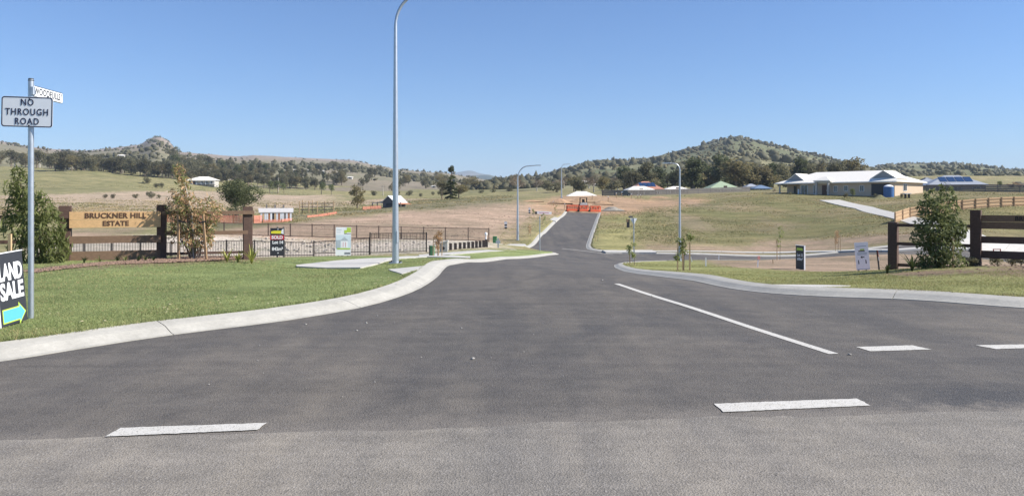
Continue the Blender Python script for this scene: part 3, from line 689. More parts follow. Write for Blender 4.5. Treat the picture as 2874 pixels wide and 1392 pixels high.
# far shrubs and tree clumps too many to count: one mesh for each hillside
def ico():
    import bmesh
    b = bmesh.new(); bmesh.ops.create_icosphere(b, subdivisions=1, radius=1); v = np.array([q.co[:] for q in b.verts]); f = np.array([[q.index for q in p.verts] for p in b.faces]); b.free(); return v, f
IV, IF = ico()
def clumps(name, label, P, size, mat, seed):
    rng = np.random.default_rng(seed); n = len(P); v = np.repeat(IV[None], n, 0) * (1 + rng.normal(0, 0.40, (n, len(IV), 1))); a = rng.uniform(0, 6.28, n); ca, sa = np.cos(a)[:, None], np.sin(a)[:, None]
    x = v[..., 0] * ca - v[..., 1] * sa; y = v[..., 0] * sa + v[..., 1] * ca; z = v[..., 2] * rng.uniform(0.7, 1.15, (n, 1)) + 0.55
    v = np.stack([x, y, z], -1) * size[:, None, None] + P[:, None, :]; f = (IF[None] + np.arange(n)[:, None, None] * len(IV)).reshape(-1, 3)
    o = link(name, np_mesh(name, v.reshape(-1, 3), f, mat, False)); o['kind'] = 'stuff'; o['label'] = label; return o
def hillside(name, label, h, n, mat, seed, lo, hi, size, dens, pxr=None):
    x, d, z, lin = h; rng = np.random.default_rng(seed); i = rng.integers(0, x.shape[0] - 13, n * 4); j = rng.integers(1, x.shape[1] - 1, n * 4)
    fi = rng.random(n * 4); X = x[i, j] * (1 - fi) + x[i + 1, j] * fi; Y = d[i, j] * (1 - fi) + d[i + 1, j] * fi; Z = z[i, j] * (1 - fi) + z[i + 1, j] * fi
    X = X + rng.normal(0, 1, n * 4) * (d[0, 0] * 0.004); px = CX + F * X / Y; L = lin[i, j]
    k = (L > lo) & (L < hi) & (dens(X, Y, px, L) > rng.random(n * 4)); k = np.nonzero(k)[0][:n]
    P = np.stack([X[k], Y[k], Z[k]], -1); s = rng.uniform(size[0], size[1], len(k)) * (0.7 + 0.6 * rng.random(len(k)) ** 2)
    return clumps(name, label, P, s, mat, seed)
dR = lambda X, Y, px, L: np.clip((fbm(X / 110, Y / 90, 81) - 0.43) * 4.5, 0.06, 1)
hillside('hillside_scrub', 'dark grey-green trees scattered thickly over the conical hill on the right', HR, 2300, 'leaf_gum', 301, 0.04, 0.985, (1.0, 3.6), dR)
hillside('hillside_scrub', 'olive bushes dotted over the grassy slopes of the conical hill', HR, 2200, 'leaf_olive', 302, 0.04, 0.985, (0.6, 1.8), lambda X, Y, px, L: np.clip((fbm(X / 45, Y / 60, 91) - 0.42) * 4, 0.03, 1))
hillside('hillside_scrub', 'trees scattered on the low hill behind the cream house', HR2, 2200, 'leaf_gum', 303, 0.03, 0.985, (1.4, 3.4), lambda X, Y, px, L: np.clip((fbm(X / 130, Y / 130, 83) - 0.42) * 4, 0.15, 1))
hillside('hillside_scrub', 'dark tree clumps dotted over the dry hills on the left', HL, 3300, 'leaf_gum', 304, 0.05, 0.985, (1.1, 2.6), lambda X, Y, px, L: np.clip((fbm(X / 170, Y / 260, 84) - 0.50) * 5, 0.02, 1) * np.where(abs(px - 443) < 60, np.where(L > 0.8, 0, 1), 1))
hillside('hillside_scrub', 'dark bushland covering the foot of the rocky peak on the left', HL, 900, 'leaf_dark', 305, 0.5, 0.93, (1.1, 2.4), lambda X, Y, px, L: np.exp(-((px - 430) / 75) ** 2) * np.where((abs(px - 443) < 30) & (L > 0.80), 0, 1))

# ------------------------------------------------------------------ individual trees in the valley and behind the houses
LOOK = {'rou': 'rounded tree,', 'tal': 'tall narrow tree,', 'oli': 'olive-tinted tree,', 'dar': 'dark tree,', 'bus': 'low bushy tree,', 'bar': 'pale twiggy tree,'}
def ordinal(n):
    o = ['', 'first', 'second', 'third', 'fourth', 'fifth', 'sixth', 'seventh', 'eighth', 'ninth', 'tenth', 'eleventh', 'twelfth', 'thirteenth', 'fourteenth', 'fifteenth', 'sixteenth', 'seventeenth', 'eighteenth', 'nineteenth']
    if n >= 100: return 'one hundred and ' + ordinal(n - 100) if n > 100 else 'hundredth'
    if n < 20: return o[n]
    t = ['', '', 'twent', 'thirt', 'fort', 'fift', 'sixt', 'sevent', 'eight', 'ninet'][n // 10]; return t + 'ieth' if n % 10 == 0 else t + 'y-' + o[n % 10]
def scatter(keys, name, label, cat, spots, group, hr, wid=1.0, taper=None):
    order = {q: n for n, q in enumerate(sorted(range(len(spots)), key=lambda q: spots[q][0]))}
    for i, (px, d) in enumerate(spots):
        k = keys[i % len(keys)]; plant_tree(k, name, LOOK[k[:3]] + ' ' + ordinal(order[i] + 1) + ' from the left ' + label, cat, gz(px, d), random.uniform(*hr) * (taper(px) if taper else 1.0), group, wid * random.uniform(0.85, 1.2))
rr = random.Random(5)
belt = []
for i in range(96):
    px = 150 + 760 * (i + rr.random()) / 96; base = np.interp(px, [150, 300, 450, 650, 900], [372, 380, 385, 380, 372]); belt.append((px, float(base + 4 + abs(rr.gauss(0, 22)))))
scatter(['round0', 'tall1', 'round2', 'tall3', 'round1', 'tall0', 'olive2', 'round3'], 'gum_tree', 'in the long belt above the left paddock', 'tree', belt, 'trees in the belt above the left paddock', (7, 10.5), 1.15, lambda px: float(np.interp(px, [450, 600, 900], [1, 0.8, 0.6])))
belt2 = [(480 + 440 * (i + rr.random()) / 64, 425 + rr.random() * 190) for i in range(64)]
scatter(['round2', 'tall0', 'dark1', 'round1', 'olive1', 'tall2'], 'gum_tree', 'on the wooded rise behind the white-roofed farmhouse', 'tree', belt2, 'trees on the rise behind the farmhouse', (9, 14), 1.15, lambda px: float(np.interp(px, [480, 620, 900], [1, 0.72, 0.45])))
left_edge = [(-60 + 260 * (i + rr.random()) / 14, 400 + rr.random() * 60) for i in range(14)]
scatter(['round1', 'bare0', 'tall2', 'olive0'], 'gum_tree', 'in the hazy row behind the street sign', 'tree', left_edge, 'trees behind the street sign', (8, 12), 1.1)
mid = [(905 + 560 * rr.random(), 430 + 420 * rr.random() ** 1.3) for i in range(48)]
scatter(['round0', 'bush0', 'olive1', 'bush2', 'round3', 'olive3', 'tall1'], 'valley_tree', 'dotted on the valley floor between the hills', 'tree', mid, 'trees dotted on the valley floor', (5, 10), 1.15)
back = []
for i in range(34): back.append((1745 + 420 * (i + rr.random()) / 34, 225 + rr.random() * 75))
scatter(['dark0', 'olive0', 'round1', 'dark1', 'olive2', 'tall2', 'dark2', 'olive3'], 'gum_tree', 'in the stand behind the coloured roofs', 'tree', back, 'trees behind the coloured roofs', (5.0, 11.5), 1.4)
rightb = [(2160 + 240 * (i + rr.random()) / 12, 230 + rr.random() * 60) for i in range(12)]
scatter(['dark2', 'round0', 'tall0', 'olive1'], 'gum_tree', 'behind the ridge of the cream house', 'tree', rightb, 'trees behind the cream house', (6.5, 11), 1.3)
midr = [(1500 + 260 * (i + rr.random()) / 16, 240 + rr.random() * 130) for i in range(16)]
scatter(['bare0', 'olive2', 'round2', 'bush1', 'bare0'], 'valley_tree', 'behind the white-roofed house at the road end', 'tree', midr, 'trees behind the white-roofed new house', (4.5, 7.5), 1.3)
for n_, (px, d, h, k, lb) in enumerate([(1115, 300, 4.5, 'mango', 'pair'), (757, 335, 5.0, 'mango', ''), (780, 338, 5.2, 'mango', ''), (797, 340, 4.2, 'mango', ''), (902, 345, 5.5, 'mango', ''), (930, 348, 4.5, 'mango', '')]):
    if lb: continue
    plant_tree(k, 'orchard_tree', ordinal(n_) + ' small round tree from the left along the edge of the beige paddock', 'tree', gz(px, d), h, 'small round trees on the beige paddock')
for n_, (px, d, h) in enumerate(sorted([(295, 205, 1.5), (315, 206, 1.6), (380, 204, 1.8), (425, 204, 1.9), (447, 206, 1.5), (418, 230, 2.2), (440, 300, 2.6), (455, 302, 2.6), (415, 315, 4.0)])):
    plant_tree('bush%d' % rr.randrange(3), 'paddock_shrub', ordinal(n_ + 1) + ' low dark shrub from the left in the paddock behind the name board', 'shrub', gz(px, d), h, 'low shrubs in the left paddock')
for n_, (px, d, h) in enumerate(sorted([(1240, 300, 2.6), (1216, 320, 2.2), (1180, 280, 2.0), (1350, 320, 2.5), (1385, 300, 3), (1150, 310, 3.5), (1050, 300, 3.2), (1430, 330, 4), (990, 330, 3), (1290, 330, 5)])):
    plant_tree('bush%d' % rr.randrange(3), 'paddock_shrub', ordinal(n_ + 1) + ' low shrub from the left on the green flat behind the bare field', 'shrub', gz(px, d), h, 'low shrubs on the green flat')
plant_tree('fig', 'fig_tree', 'large dense dark green fig tree behind the left timber entrance sign', 'tree', G(664, 108), 5.7, None, 1.15, 1.0)
plant_tree('olive1', 'gum_tree', 'grey-green spreading tree beside the weathered barn', 'tree', G(1003, 140), 4.7, None, 1.0)
plant_tree('round2', 'gum_tree', 'grey-green tree just above the weathered barn roof', 'tree', gz(1108, 260), 6.4)
plant_tree('bare0', 'bushy_tree', 'wide grey thicket tree behind the second street lamp', 'tree', gz(1453, 250), 7.5, None, 1.2)
plant_tree('round1', 'gum_tree', 'dark bushy tree to the left of the bunya pine', 'tree', gz(1240, 190), 5.2, None, 1.2)
plant_tree('olive3', 'gum_tree', 'pale grey tree to the right of the bunya pine', 'tree', gz(1287, 200), 4.4, None, 1.4)
# bunya pine: bare upper trunk with a domed head, ragged skirts below
b = thing('bunya_pine', 'tall bunya pine with a domed head on a bare stem and ragged lower boughs', 'tree', G(1266, 175)); H_ = 7.9
rng = np.random.default_rng(77); m = MB(); m.tube([(0, 0, -.3), (0.05, 0, 3), (0.12, 0, H_ - 0.5)], [0.3, 0.2, 0.07], 8); m.build('trunk', 'bark', b)
L = [((0.15 + rng.normal(0, .25), rng.normal(0, .25), 6.6 + rng.uniform(-0.3, 0.75)), np.array([0.5, 0.5, 0.42])) for i in range(7)]
P, Nm = cloud(L, 1100, rng, 0.3); link('crown', leaves('crown', P, Nm + rng.normal(size=P.shape) * 0.5, 0.30, 0.13, 'leaf_dark', rng), b)
for k in range(17):
    h = 0.35 + k * 0.27 if k < 15 else 4.9 + (k - 15) * 0.35; a = k * 2.4; ln = (1.75 - h * 0.22) * rng.uniform(0.8, 1.1) if k < 15 else 0.8
    e = Vector((math.cos(a) * ln, math.sin(a) * ln, h - 0.30)); L = [((e.x * q, e.y * q, h - 0.30 * q * q), np.array([0.44, 0.44, 0.24])) for q in (0.25, 0.5, 0.75, 1.0)]
    P, Nm = cloud(L, 420, rng, 0.2); D = Nm * 0.5 + np.array([e.x, e.y, -0.2]) + rng.normal(size=P.shape) * 0.4
    link('bough', leaves('bough', P, D, 0.30, 0.12, 'leaf_dark', rng), b)

# ------------------------------------------------------------------ planting beside the entrance signs
def shrub(name, label, cat, px, d, lobes, n, ln, wd, mat, droop, seed, stems, mats2=None, frac=0.0, gaps=0.1, bark='bark', shell=0.3):
    """lobes: (photo column, row, half-width px, half-height px) read at distance d"""
    base = G(px, d); r = thing(name, label, cat, base); rng = np.random.default_rng(seed); L = []
    for lx, ly, rx, ry in lobes:
        c = Vector(((lx - CX) * d / F, d + rng.uniform(-0.35, 0.35) * rx * d / F, CAMH - (ly - HY) * d / F)) - base; L.append((tuple(c), np.array([rx, rx * 0.9, ry]) * d / F))
    P, Nm = cloud(L, n, rng, shell, gaps, 4.0); P = P[P[:, 2] > 0.02]; Nm = rng.normal(size=P.shape)
    D = Nm * 0.75 + unit(P - P.mean(0)) * 0.35 + np.array([0, 0, -droop]); s = rng.uniform(0.6, 1.35, len(P)); k = rng.random(len(P)) < frac
    link('foliage', leaves('foliage', P[~k], D[~k], ln * s[~k], wd * s[~k], mat, rng), r)
    if frac: link('dry_foliage', leaves('dry_foliage', P[k], D[k], ln * s[k], wd * s[k], mats2, rng), r)
    m = MB()
    for i in range(stems):
        c = Vector(L[int(rng.integers(len(L)))][0]); m.tube([(rng.normal(0, .05), rng.normal(0, .05), -0.1), c * 0.5 + Vector((rng.normal(0, .06), rng.normal(0, .06), 0.1)), c], [0.022, 0.014, 0.006], 6)
    m.build('stem', bark, r)
    for i in range(stems * 3):
        pass
    return r
shrub('weeping_shrub', 'tall dense weeping shrub with narrow green leaves beside the street sign', 'shrub', 118, 19.3,
      [(48, 488, 17, 24), (38, 530, 22, 26), (62, 520, 28, 34), (80, 560, 42, 40), (45, 590, 34, 40), (110, 590, 52, 50), (75, 640, 56, 52), (135, 645, 52, 56), (100, 700, 66, 55), (160, 705, 40, 50), (60, 700, 40, 55), (118, 742, 56, 26)],
      3600, 0.20, 0.038, 'leaf_weeping', 0.95, 31, 7, gaps=0.12, shell=0.6)
st = shrub('sparse_tree', 'thin half-dead young tree with tan leaves tied between two stakes', 'tree', 544, 21.0,
      [(505, 480, 20, 22), (512, 512, 24, 22), (520, 545, 40, 30), (545, 575, 62, 36), (495, 585, 38, 40), (590, 600, 34, 40), (530, 630, 55, 36), (545, 675, 50, 34), (490, 660, 30, 45), (580, 660, 26, 42)],
      3500, 0.135, 0.031, 'leaf_weeping', 0.6, 32, 14, 'leaf_dry', 0.60, 0.24, 'bark', 0.3)
m = MB(); m.tube([(0, 0, -0.1), (-0.02, 0, 0.6), (-0.06, 0, 1.3), (-0.25, 0, 2.1)], [0.032, 0.026, 0.018, 0.006], 8); m.build('trunk', 'pale_bark', st)
for px, lean in ((502, -0.02), (580, -0.10)):
    p = G(px, 20.7); s_ = thing('tree_stake', 'brown timber stake %s the thin half-dead tree' % ('left of' if px < 540 else 'right of'), 'stake', p, group='stakes beside the half-dead tree')
    m = MB(); m.beam((0, 0, -0.1), (lean, 0, 1.22), 0.05, 0.05); m.build('post', 'stake', s_)
    m = MB(); m.beam((0, -0.03, 1.05), (0.2 if px < 540 else -0.2, -0.03, 1.0), 0.012, 0.04); m.build('tie', 'dark_metal', s_)
shrub('broadleaf_shrub', 'big dark green shrub in front of the right entrance fence', 'shrub', 2632, 19.9,
      [(2652, 532, 20, 18), (2625, 552, 34, 26), (2668, 560, 24, 26), (2610, 590, 40, 34), (2655, 600, 42, 36), (2625, 640, 58, 38), (2672, 650, 40, 34), (2595, 665, 36, 34), (2640, 690, 52, 40), (2690, 650, 26, 30), (2610, 720, 48, 34), (2655, 735, 48, 28), (2600, 745, 30, 22)],
      4000, 0.135, 0.046, 'leaf_green', 0.5, 33, 7, gaps=0.14, shell=0.5)
p = G(2675, 19.6); s_ = thing('tree_stake', 'pale stake standing in the right-hand dark green shrub', 'stake', p); m = MB(); m.beam((0, 0, -0.1), (0.0, 0, 0.75), 0.035, 0.035); m.build('post', 'pale_timber', s_)
def strappy(px, d, h, n, mat, label, seed, group, cat='plant', wd=0.035, py=None):
    p = G(px, d); rng = np.random.default_rng(seed); r = thing('strap_plant', label, cat, p, 0, group)
    for i in range(n):
        a = rng.uniform(0, 6.28); sp = rng.uniform(0.15, 0.85); hh = h * rng.uniform(0.65, 1.1); vs = []; m = MB()
        for k in range(6):
            q = k / 5; rad = sp * hh * q ** 1.3; z = hh * (q - 0.42 * sp * q ** 2.6); w_ = wd * (1 - q ** 2.2) * 0.5 + 0.001; c = (math.cos(a) * rad, math.sin(a) * rad); nx, ny = -math.sin(a), math.cos(a)
            vs += [(c[0] + nx * w_, c[1] + ny * w_, z), (c[0], c[1], z - w_ * 0.5), (c[0] - nx * w_, c[1] - ny * w_, z)]
        m.add(vs, [(3 * k + j, 3 * k + j + 1, 3 * k + j + 4, 3 * k + j + 3) for k in range(5) for j in range(2)]); m.build('leaf', mat, r)
    return r
for i, (px, h, lb) in enumerate([(637, 0.42, 'yellow-green flax plant left of three by the end post of the entrance fence'), (668, 0.34, 'small yellow-green flax plant in the middle of the three by the end post'), (706, 0.56, 'largest yellow-green flax plant right in front of the end post')]):
    strappy(px, 20.6, h, 15, 'leaf_flax', lb, 400 + i, 'flax plants by the left end post', wd=0.045)
strappy(178, 19.4, 0.32, 14, 'leaf_deep_green', 'dark green flax plant at the foot of the first sign post beside the weeping shrub', 420, None, wd=0.035)
strappy(2560, 19.3, 0.55, 16, 'leaf_deep_green', 'spiky dark agave-like plant between the short fence post and the shrub', 421, None, wd=0.05)
strappy(2490, 19.2, 0.30, 10, 'leaf_deep_green', 'small spiky plant leaning out left of the short fence post', 422, None, wd=0.04)
for i, px in enumerate([236, 280, 330, 352, 388, 408, 430]):
    d = 19.0 + 0.012 * (px - 200) * 0.3; strappy(px, d, 0.20, 9, 'leaf_weeping' if i % 2 else 'leaf_deep_green', ordinal(i + 1) + ' grassy tuft from the left in the mulch before the honey name board', 430 + i, 'grassy tufts in the left mulch bed', wd=0.03)
for i, (px, d, h) in enumerate([(2715, 20.0, 0.34), (2738, 19.8, 0.25), (2800, 20.2, 0.36), (2840, 20.2, 0.3), (2866, 20.1, 0.32)]):
    plant_tree('bush%d' % (i % 3), 'groundcover_shrub', ordinal(i + 1) + ' small shrub from the left in the mulch by the right entrance fence', 'shrub', G(px, d), h, 'small shrubs in the right mulch bed', 1.2)
def sapling(px, d, h, label, stakes, seed, leafy=1.0, group=None, mat='leaf_weeping'):
    p = G(px, d); r = thing('sapling', label, 'sapling', p, 0, group); rng = np.random.default_rng(seed)
    m = MB(); m.tube([(0, 0, -0.1), (0.02, 0, h * 0.5), (rng.normal(0, 0.04), 0, h * 0.95)], [0.018, 0.013, 0.005], 6); m.build('trunk', 'bark', r)
    L = [((rng.normal(0, .12), rng.normal(0, .12), h * q), np.array([0.16, 0.16, 0.13]) * (0.7 + 0.3 * h)) for q in (0.4, 0.55, 0.7, 0.82, 0.95)]
    P, Nm = cloud(L, int(230 * leafy), rng, 0.1); link('crown', leaves('crown', P, Nm + rng.normal(size=P.shape) + np.array([0, 0, -0.6]), 0.16, 0.045, mat, rng), r)
    for i in range(stakes):
        x = (-0.22, 0.22, 0.02)[i]; y = (0, 0, 0.2)[i]; m = MB(); m.beam((x, y, -0.15), (x + rng.normal(0, .02), y, min(h * 0.8, 1.5)), 0.045, 0.045); m.build('stake', 'pale_timber', r)
    return r
sapling(1228, 40, 1.25, 'tan-leaved sapling tied to three timber stakes beside the green pillar', 3, 501, 1.2, mat='leaf_dry')
sapling(1780, 40, 1.15, 'sapling with a single stake on the nose of the right verge', 1, 502, 0.7)
sapling(1919, 27.5, 1.28, 'sapling with three stakes standing in front of the right street lamp', 3, 503, 1.0)
sapling(2189, 58, 2.5, 'thin tall sapling on the dirt left of the black lot board', 1, 504, 0.8)
sapling(2352, 66.5, 1.75, 'tan sapling beyond the cross street, right of the black lot board', 2, 505, 0.8, mat='leaf_dry')
sapling(1488, 82, 1.2, 'tiny sapling low on the verge left of the hill road', 1, 506, 0.5, 'saplings on the hill road verges', mat='leaf_dry')
sapling(1523, 98, 1.3, 'tiny sapling half way up the verge left of the hill road', 0, 507, 0.8, 'saplings on the hill road verges')
sapling(1498, 112, 1.0, 'tiny green sapling high on the left verge by the lot marker', 0, 508, 0.7, 'saplings on the hill road verges')
sapling(1560, 116, 1.6, 'tiny sapling beside the top of the hill road', 1, 509, 0.4, 'saplings on the hill road verges')
sapling(1678, 78, 1.7, 'bare thin sapling on the verge right of the hill road', 1, 510, 0.25, 'saplings on the hill road verges')

# ------------------------------------------------------------------ lawns
def tufts(name, label, x, d, mats, h, rng):
    dist = np.minimum(pdist(x, d, np.array(kB)[::3]), pdist(x, d, np.array(kC)[::3])); k = (dist > 0.7) & (rng.random(len(x)) < np.clip((fbm(x / 4, d / 7, 33) - 0.34) * 3.2, 0.05, 1)); x, d = x[k], d[k]; n = len(x); z = zroad(x, d) + V - 0.02
    a = rng.uniform(0, 6.28, (n, 3)); hh = rng.uniform(h[0], h[1], (n, 3)) * (0.5 + fbm(x / 3, d / 3, 35))[:, None]; w = np.maximum(0.02, 0.00055 * d)[:, None]; ox = rng.normal(0, 1, (n, 3)) * w * 1.5; oy = rng.normal(0, 1, (n, 3)) * w * 1.5; l1 = rng.normal(0, .5, (n, 3)) * hh; l2 = rng.normal(0, .5, (n, 3)) * hh
    X = x[:, None] + ox; Y = d[:, None] + oy; Z = np.broadcast_to(z[:, None], X.shape)
    v = np.stack([np.stack([X - np.cos(a) * w, Y - np.sin(a) * w, Z], -1), np.stack([X + np.cos(a) * w, Y + np.sin(a) * w, Z], -1), np.stack([X + l1, Y + l2, Z + hh], -1)], 2).reshape(-1, 3)
    mi = np.repeat((fbm(x / 6, d / 10, 45) + rng.normal(0, .12, n) > 0.52).astype(int), 3)
    o = link(name, np_mesh(name, v, np.arange(len(v)).reshape(-1, 3), mats, False, mi)); o['kind'] = 'stuff'; o['label'] = label
def lawn(name, label, n, seed, pxr, dr, mats, test, h=(0.012, 0.034), wmin=0.0035, rough=False):
    rng = np.random.default_rng(seed); px = rng.uniform(pxr[0], pxr[1], n); d = 1 / rng.uniform(1 / dr[1], 1 / dr[0], n); d = d * 1.0
    x = (px - CX) * d / F; ok = ~inside(x, d, ROAD) & test(x, d); x, d = x[ok], d[ok]
    if rough: return tufts(name, label, x, d, mats, h, rng)
    dist = np.minimum(pdist(x, d, kA[:60:2]), pdist(x, d, kD[60::2])) if False else np.minimum(pdist(x, d, np.array(kA)[:240:3]), pdist(x, d, np.array(kD)[-260::3]))
    k = dist > 0.41; x, d, dist = x[k], d[k], dist[k]
    pn = fbm(x / 0.9, d / 0.9, 12); k = rng.random(len(x)) < 0.35 + 0.9 * pn; x, d, pn, dist = x[k], d[k], pn[k], dist[k]; n = len(x)
    z = zroad(x, d) + V + (fbm(x / 1.3, d / 1.3, 5) - 0.5) * 0.04 - 0.008
    a = rng.uniform(0, 6.28, n); hh = rng.uniform(h[0], h[1], n) * (0.7 + 0.7 * pn); hh = hh * (1 + 0.9 * (dist < 0.56)); w = np.maximum(wmin, 0.00038 * d); lean = rng.normal(0, 0.55, (n, 2)) * hh[:, None]
    dx, dy = np.cos(a) * w, np.sin(a) * w
    v = np.stack([np.stack([x - dx, d - dy, z], -1), np.stack([x + dx, d + dy, z], -1), np.stack([x + lean[:, 0], d + lean[:, 1], z + hh], -1)], 1).reshape(-1, 3)
    mi = (rng.random(n) < np.clip((fbm(x / 1.6, d / 1.6, 44) - 0.38) * 0.9, 0.02, 0.5)).astype(int)
    o = link(name, np_mesh(name, v, np.arange(3 * n).reshape(n, 3), mats, False, mi)); o['kind'] = 'stuff'; o['label'] = label
BED = [region((60,764),(150,752),(300,737),(440,729),(560,721),(690,723),(705,727),(600,733),(480,739),(300,746),(180,757),(100,768)), region((2480,768),(2700,757),(3000,740),(3000,756),(2700,768),(2560,779))]
PATHS = []
# ------------------------------------------------------------------ footpaths and driveways, cast in panels
def ribbon(name, left, right, panels, dz=0.03, sub=3):
    root = bpy.data.objects.new(name, None); COL.objects.link(root); root['kind'] = 'structure'
    def along(line, t):
        L = np.array(line, float); s = np.concatenate([[0], np.cumsum(np.linalg.norm(np.diff(L, axis=0), axis=1))]); return np.array([np.interp(t * s[-1], s, L[:, 0]), np.interp(t * s[-1], s, L[:, 1])])
    for i in range(panels):
        t0, t1 = i / panels, (i + 1) / panels - 0.012 / max(1, panels) ; rows = []
        for k in range(sub + 1):
            t = t0 + (t1 - t0) * k / sub; a, b = along(left, t), along(right, t); rows.append([(p[0], p[1], zg(p[0], p[1]) + dz) for p in (a, (2 * a + b) / 3, (a + 2 * b) / 3, b)])
        vs = [p for r in rows for p in r] + [(p[0], p[1], p[2] - 0.15) for r in rows for p in r]; o = 4 * (sub + 1)
        fs = [(4 * k + j, 4 * k + j + 1, 4 * k + j + 5, 4 * k + j + 4) for k in range(sub) for j in range(3)]
        for k in range(sub): fs += [(4 * k + 4, 4 * k, o + 4 * k, o + 4 * k + 4), (4 * k + 3, 4 * k + 7, o + 4 * k + 7, o + 4 * k + 3)]
        fs += [(0, 1, 1 + o, o), (1, 2, 2 + o, 1 + o), (2, 3, 3 + o, 2 + o)]; e = 4 * sub; fs += [(e + j + 1, e + j, e + j + o, e + j + 1 + o) for j in range(3)]
        m = MB(); m.add(vs, fs); m.build('slab', 'concrete', root)
    PATHS.append([tuple(p) for p in left] + [tuple(p) for p in right[::-1]])
    return root
def kback(line, px, o=0.47):
    L = np.array(line); t = np.gradient(L, axis=0); t /= np.linalg.norm(t, axis=1, keepdims=True); Q = L + np.stack([-t[:, 1], t[:, 0]], 1) * o
    k = (Q[:, 1] > 8) & (Q[:, 1] < 40); Q = Q[k]; i = int(np.argmin(np.abs(CX + F * Q[:, 0] / Q[:, 1] - px))); return tuple(Q[i])
# footpath across the left verge, tapering to its cut end, then running on behind the lamp
ribbon('footpath', region((1320,726),(1200,722),(1110,729),(1012,754),(830,750)), region((1320,721),(1200,715.5),(1110,724),(930,735),(826,747)), 5)
ribbon('footpath', region((1452,704),(1380,706.5),(1320,711),(1240,716),(1180,721)), region((1445,701),(1370,702.5),(1310,705.5),(1235,711),(1175,716)), 6)
ribbon('pram_ramp', [kback(kA, 1172), kback(kA, 1180), kback(kA, 1186)], region((1128,770),(1095,760),(1090,757)), 1, 0.012)
ribbon('pram_ramp', [kback(kD, 2150), kback(kD, 2225), kback(kD, 2310)], region((2170,799.5),(2260,800),(2390,803)), 1, 0.012)
ribbon('footpath', region((1790,707),(2000,707.5),(2250,708),(2500,704),(2720,700)), region((1790,704.5),(2000,705),(2250,705),(2500,701),(2720,696.5)), 8)
ribbon('crossover', region((1700,708),(1760,708.5),(1845,709)), region((1690,703),(1760,702.5),(1832,703)), 1)
ribbon('footpath', region((1478,690),(1420,690),(1375,689.5)), region((1474,686),(1420,685.5),(1375,685)), 2)
ribbon('driveway', region((2300,563),(2400,586),(2480,608),(2560,632),(2640,654),(2690,684),(2735,706)), region((2356,562),(2450,582),(2530,601),(2594,618),(2700,642),(2760,662),(2800,680)), 9, 0.07)
ribbon('driveway', region((2735,706),(2880,708),(3050,708)), region((2770,678),(2820,679),(3050,690)), 3)
ribbon('crossover', region((1543,617),(1560,622)), region((1556,610),(1572,612)), 1)

def lawn_ok(x, d):
    k = np.ones(x.shape, bool)
    for b in BED + PATHS: k &= ~inside(x, d, b)
    return k
right_dirt = [W(1985, 60), W(2040, 48), W(2100, 37), W(2250, 31), W(2300, 27), W(2440, 26), W(2520, 22.6), W(2760, 22.0), (60, 26), (60, 57), W(2500, 58.8)]
lawn('grass', 'short mown grass on the left verge', 330000, 601, (-40, 1330), (7.6, 36), ['blade', 'blade_dry'], lambda x, d: lawn_ok(x, d) & (d < 20.5 + np.clip((x + 8) * 3.5, 0, 20)))
lawn('grass', 'short mown grass on the right verge', 260000, 602, (1700, 2920), (11.5, 50), ['blade_warm', 'blade_dry'], lambda x, d: lawn_ok(x, d) & ~inside(x, d, right_dirt) & (x > 3))
roughs = [C_ORANGE, C_BROWN, C_PALE, C_DIRT, C_VERGE]
bare = [pl_ for c_, pl_ in REG if any(c_ is q for q in roughs)]
def slope_ok(x, d):
    k = np.ones(x.shape, bool)
    for b in bare + PATHS: k &= ~inside(x, d, b)
    return k
lawn('rough_grass', 'rough tufted grass on the slope below the cream house', 34000, 603, (1690, 2950), (73, 165), ['slope_blade', 'blade_dry'], slope_ok, (0.05, 0.15), rough=True)
lawn('rough_grass', 'mown verge grass beside the hill road', 16000, 604, (1370, 1760), (74, 126), ['verge_blade', 'blade_dry'], lambda x, d: ~slope_ok(x, d) & lawn_ok(x, d) & (inside(x, d, REG[9][1]) | inside(x, d, REG[10][1])), (0.02, 0.07), rough=True)
lawn('rough_grass', 'dry tufted grass on the paddock beyond the bare field', 40000, 605, (-60, 1440), (95, 330), ['slope_blade', 'blade_dry'], slope_ok, (0.08, 0.22), rough=True)
# mulch chips, fallen leaves, pebbles
def bits(name, label, poly, n, size, mat, seed, dz=V, flat=0.35, ftest=None):
    rng = np.random.default_rng(seed); pa = np.array(poly); x = rng.uniform(pa[:, 0].min(), pa[:, 0].max(), n * 3); y = rng.uniform(pa[:, 1].min(), pa[:, 1].max(), n * 3); k = inside(x, y, poly)
    if ftest is not None: k &= ftest(x, y)
    x, y = x[k][:n], y[k][:n]; n = len(x); z = zroad(x, y) + dz; v = np.repeat(np.array([(-1, -.6, 0), (1, -.5, 0.1), (.8, .6, 0), (-.9, .5, .1), (0, 0, .9), (0, 0, -.4)], float)[None], n, 0) + rng.normal(0, 0.2, (n, 6, 3))
    s = rng.uniform(size[0], size[1], n); a = rng.uniform(0, 6.28, n); v[..., 2] *= flat; X = v[..., 0] * np.cos(a)[:, None] - v[..., 1] * np.sin(a)[:, None]; Y = v[..., 0] * np.sin(a)[:, None] + v[..., 1] * np.cos(a)[:, None]
    v = np.stack([X, Y, v[..., 2]], -1) * s[:, None, None] + np.stack([x, y, z + 0.004], -1)[:, None]
    f = (np.array([(0, 1, 4), (1, 2, 4), (2, 3, 4), (3, 0, 4), (1, 0, 5), (2, 1, 5), (3, 2, 5), (0, 3, 5)])[None] + np.arange(n)[:, None, None] * 6).reshape(-1, 3)
    o = link(name, np_mesh(name, v.reshape(-1, 3), f, mat)); o['kind'] = 'stuff'; o['label'] = label
bits('mulch', 'reddish bark mulch in the bed under the left entrance sign', BED[0], 5000, (0.02, 0.05), 'mulch_chip', 611, V + 0.02)
bits('mulch', 'bark mulch under the right entrance fence', BED[1], 2600, (0.02, 0.05), 'mulch_chip', 612, V + 0.02)
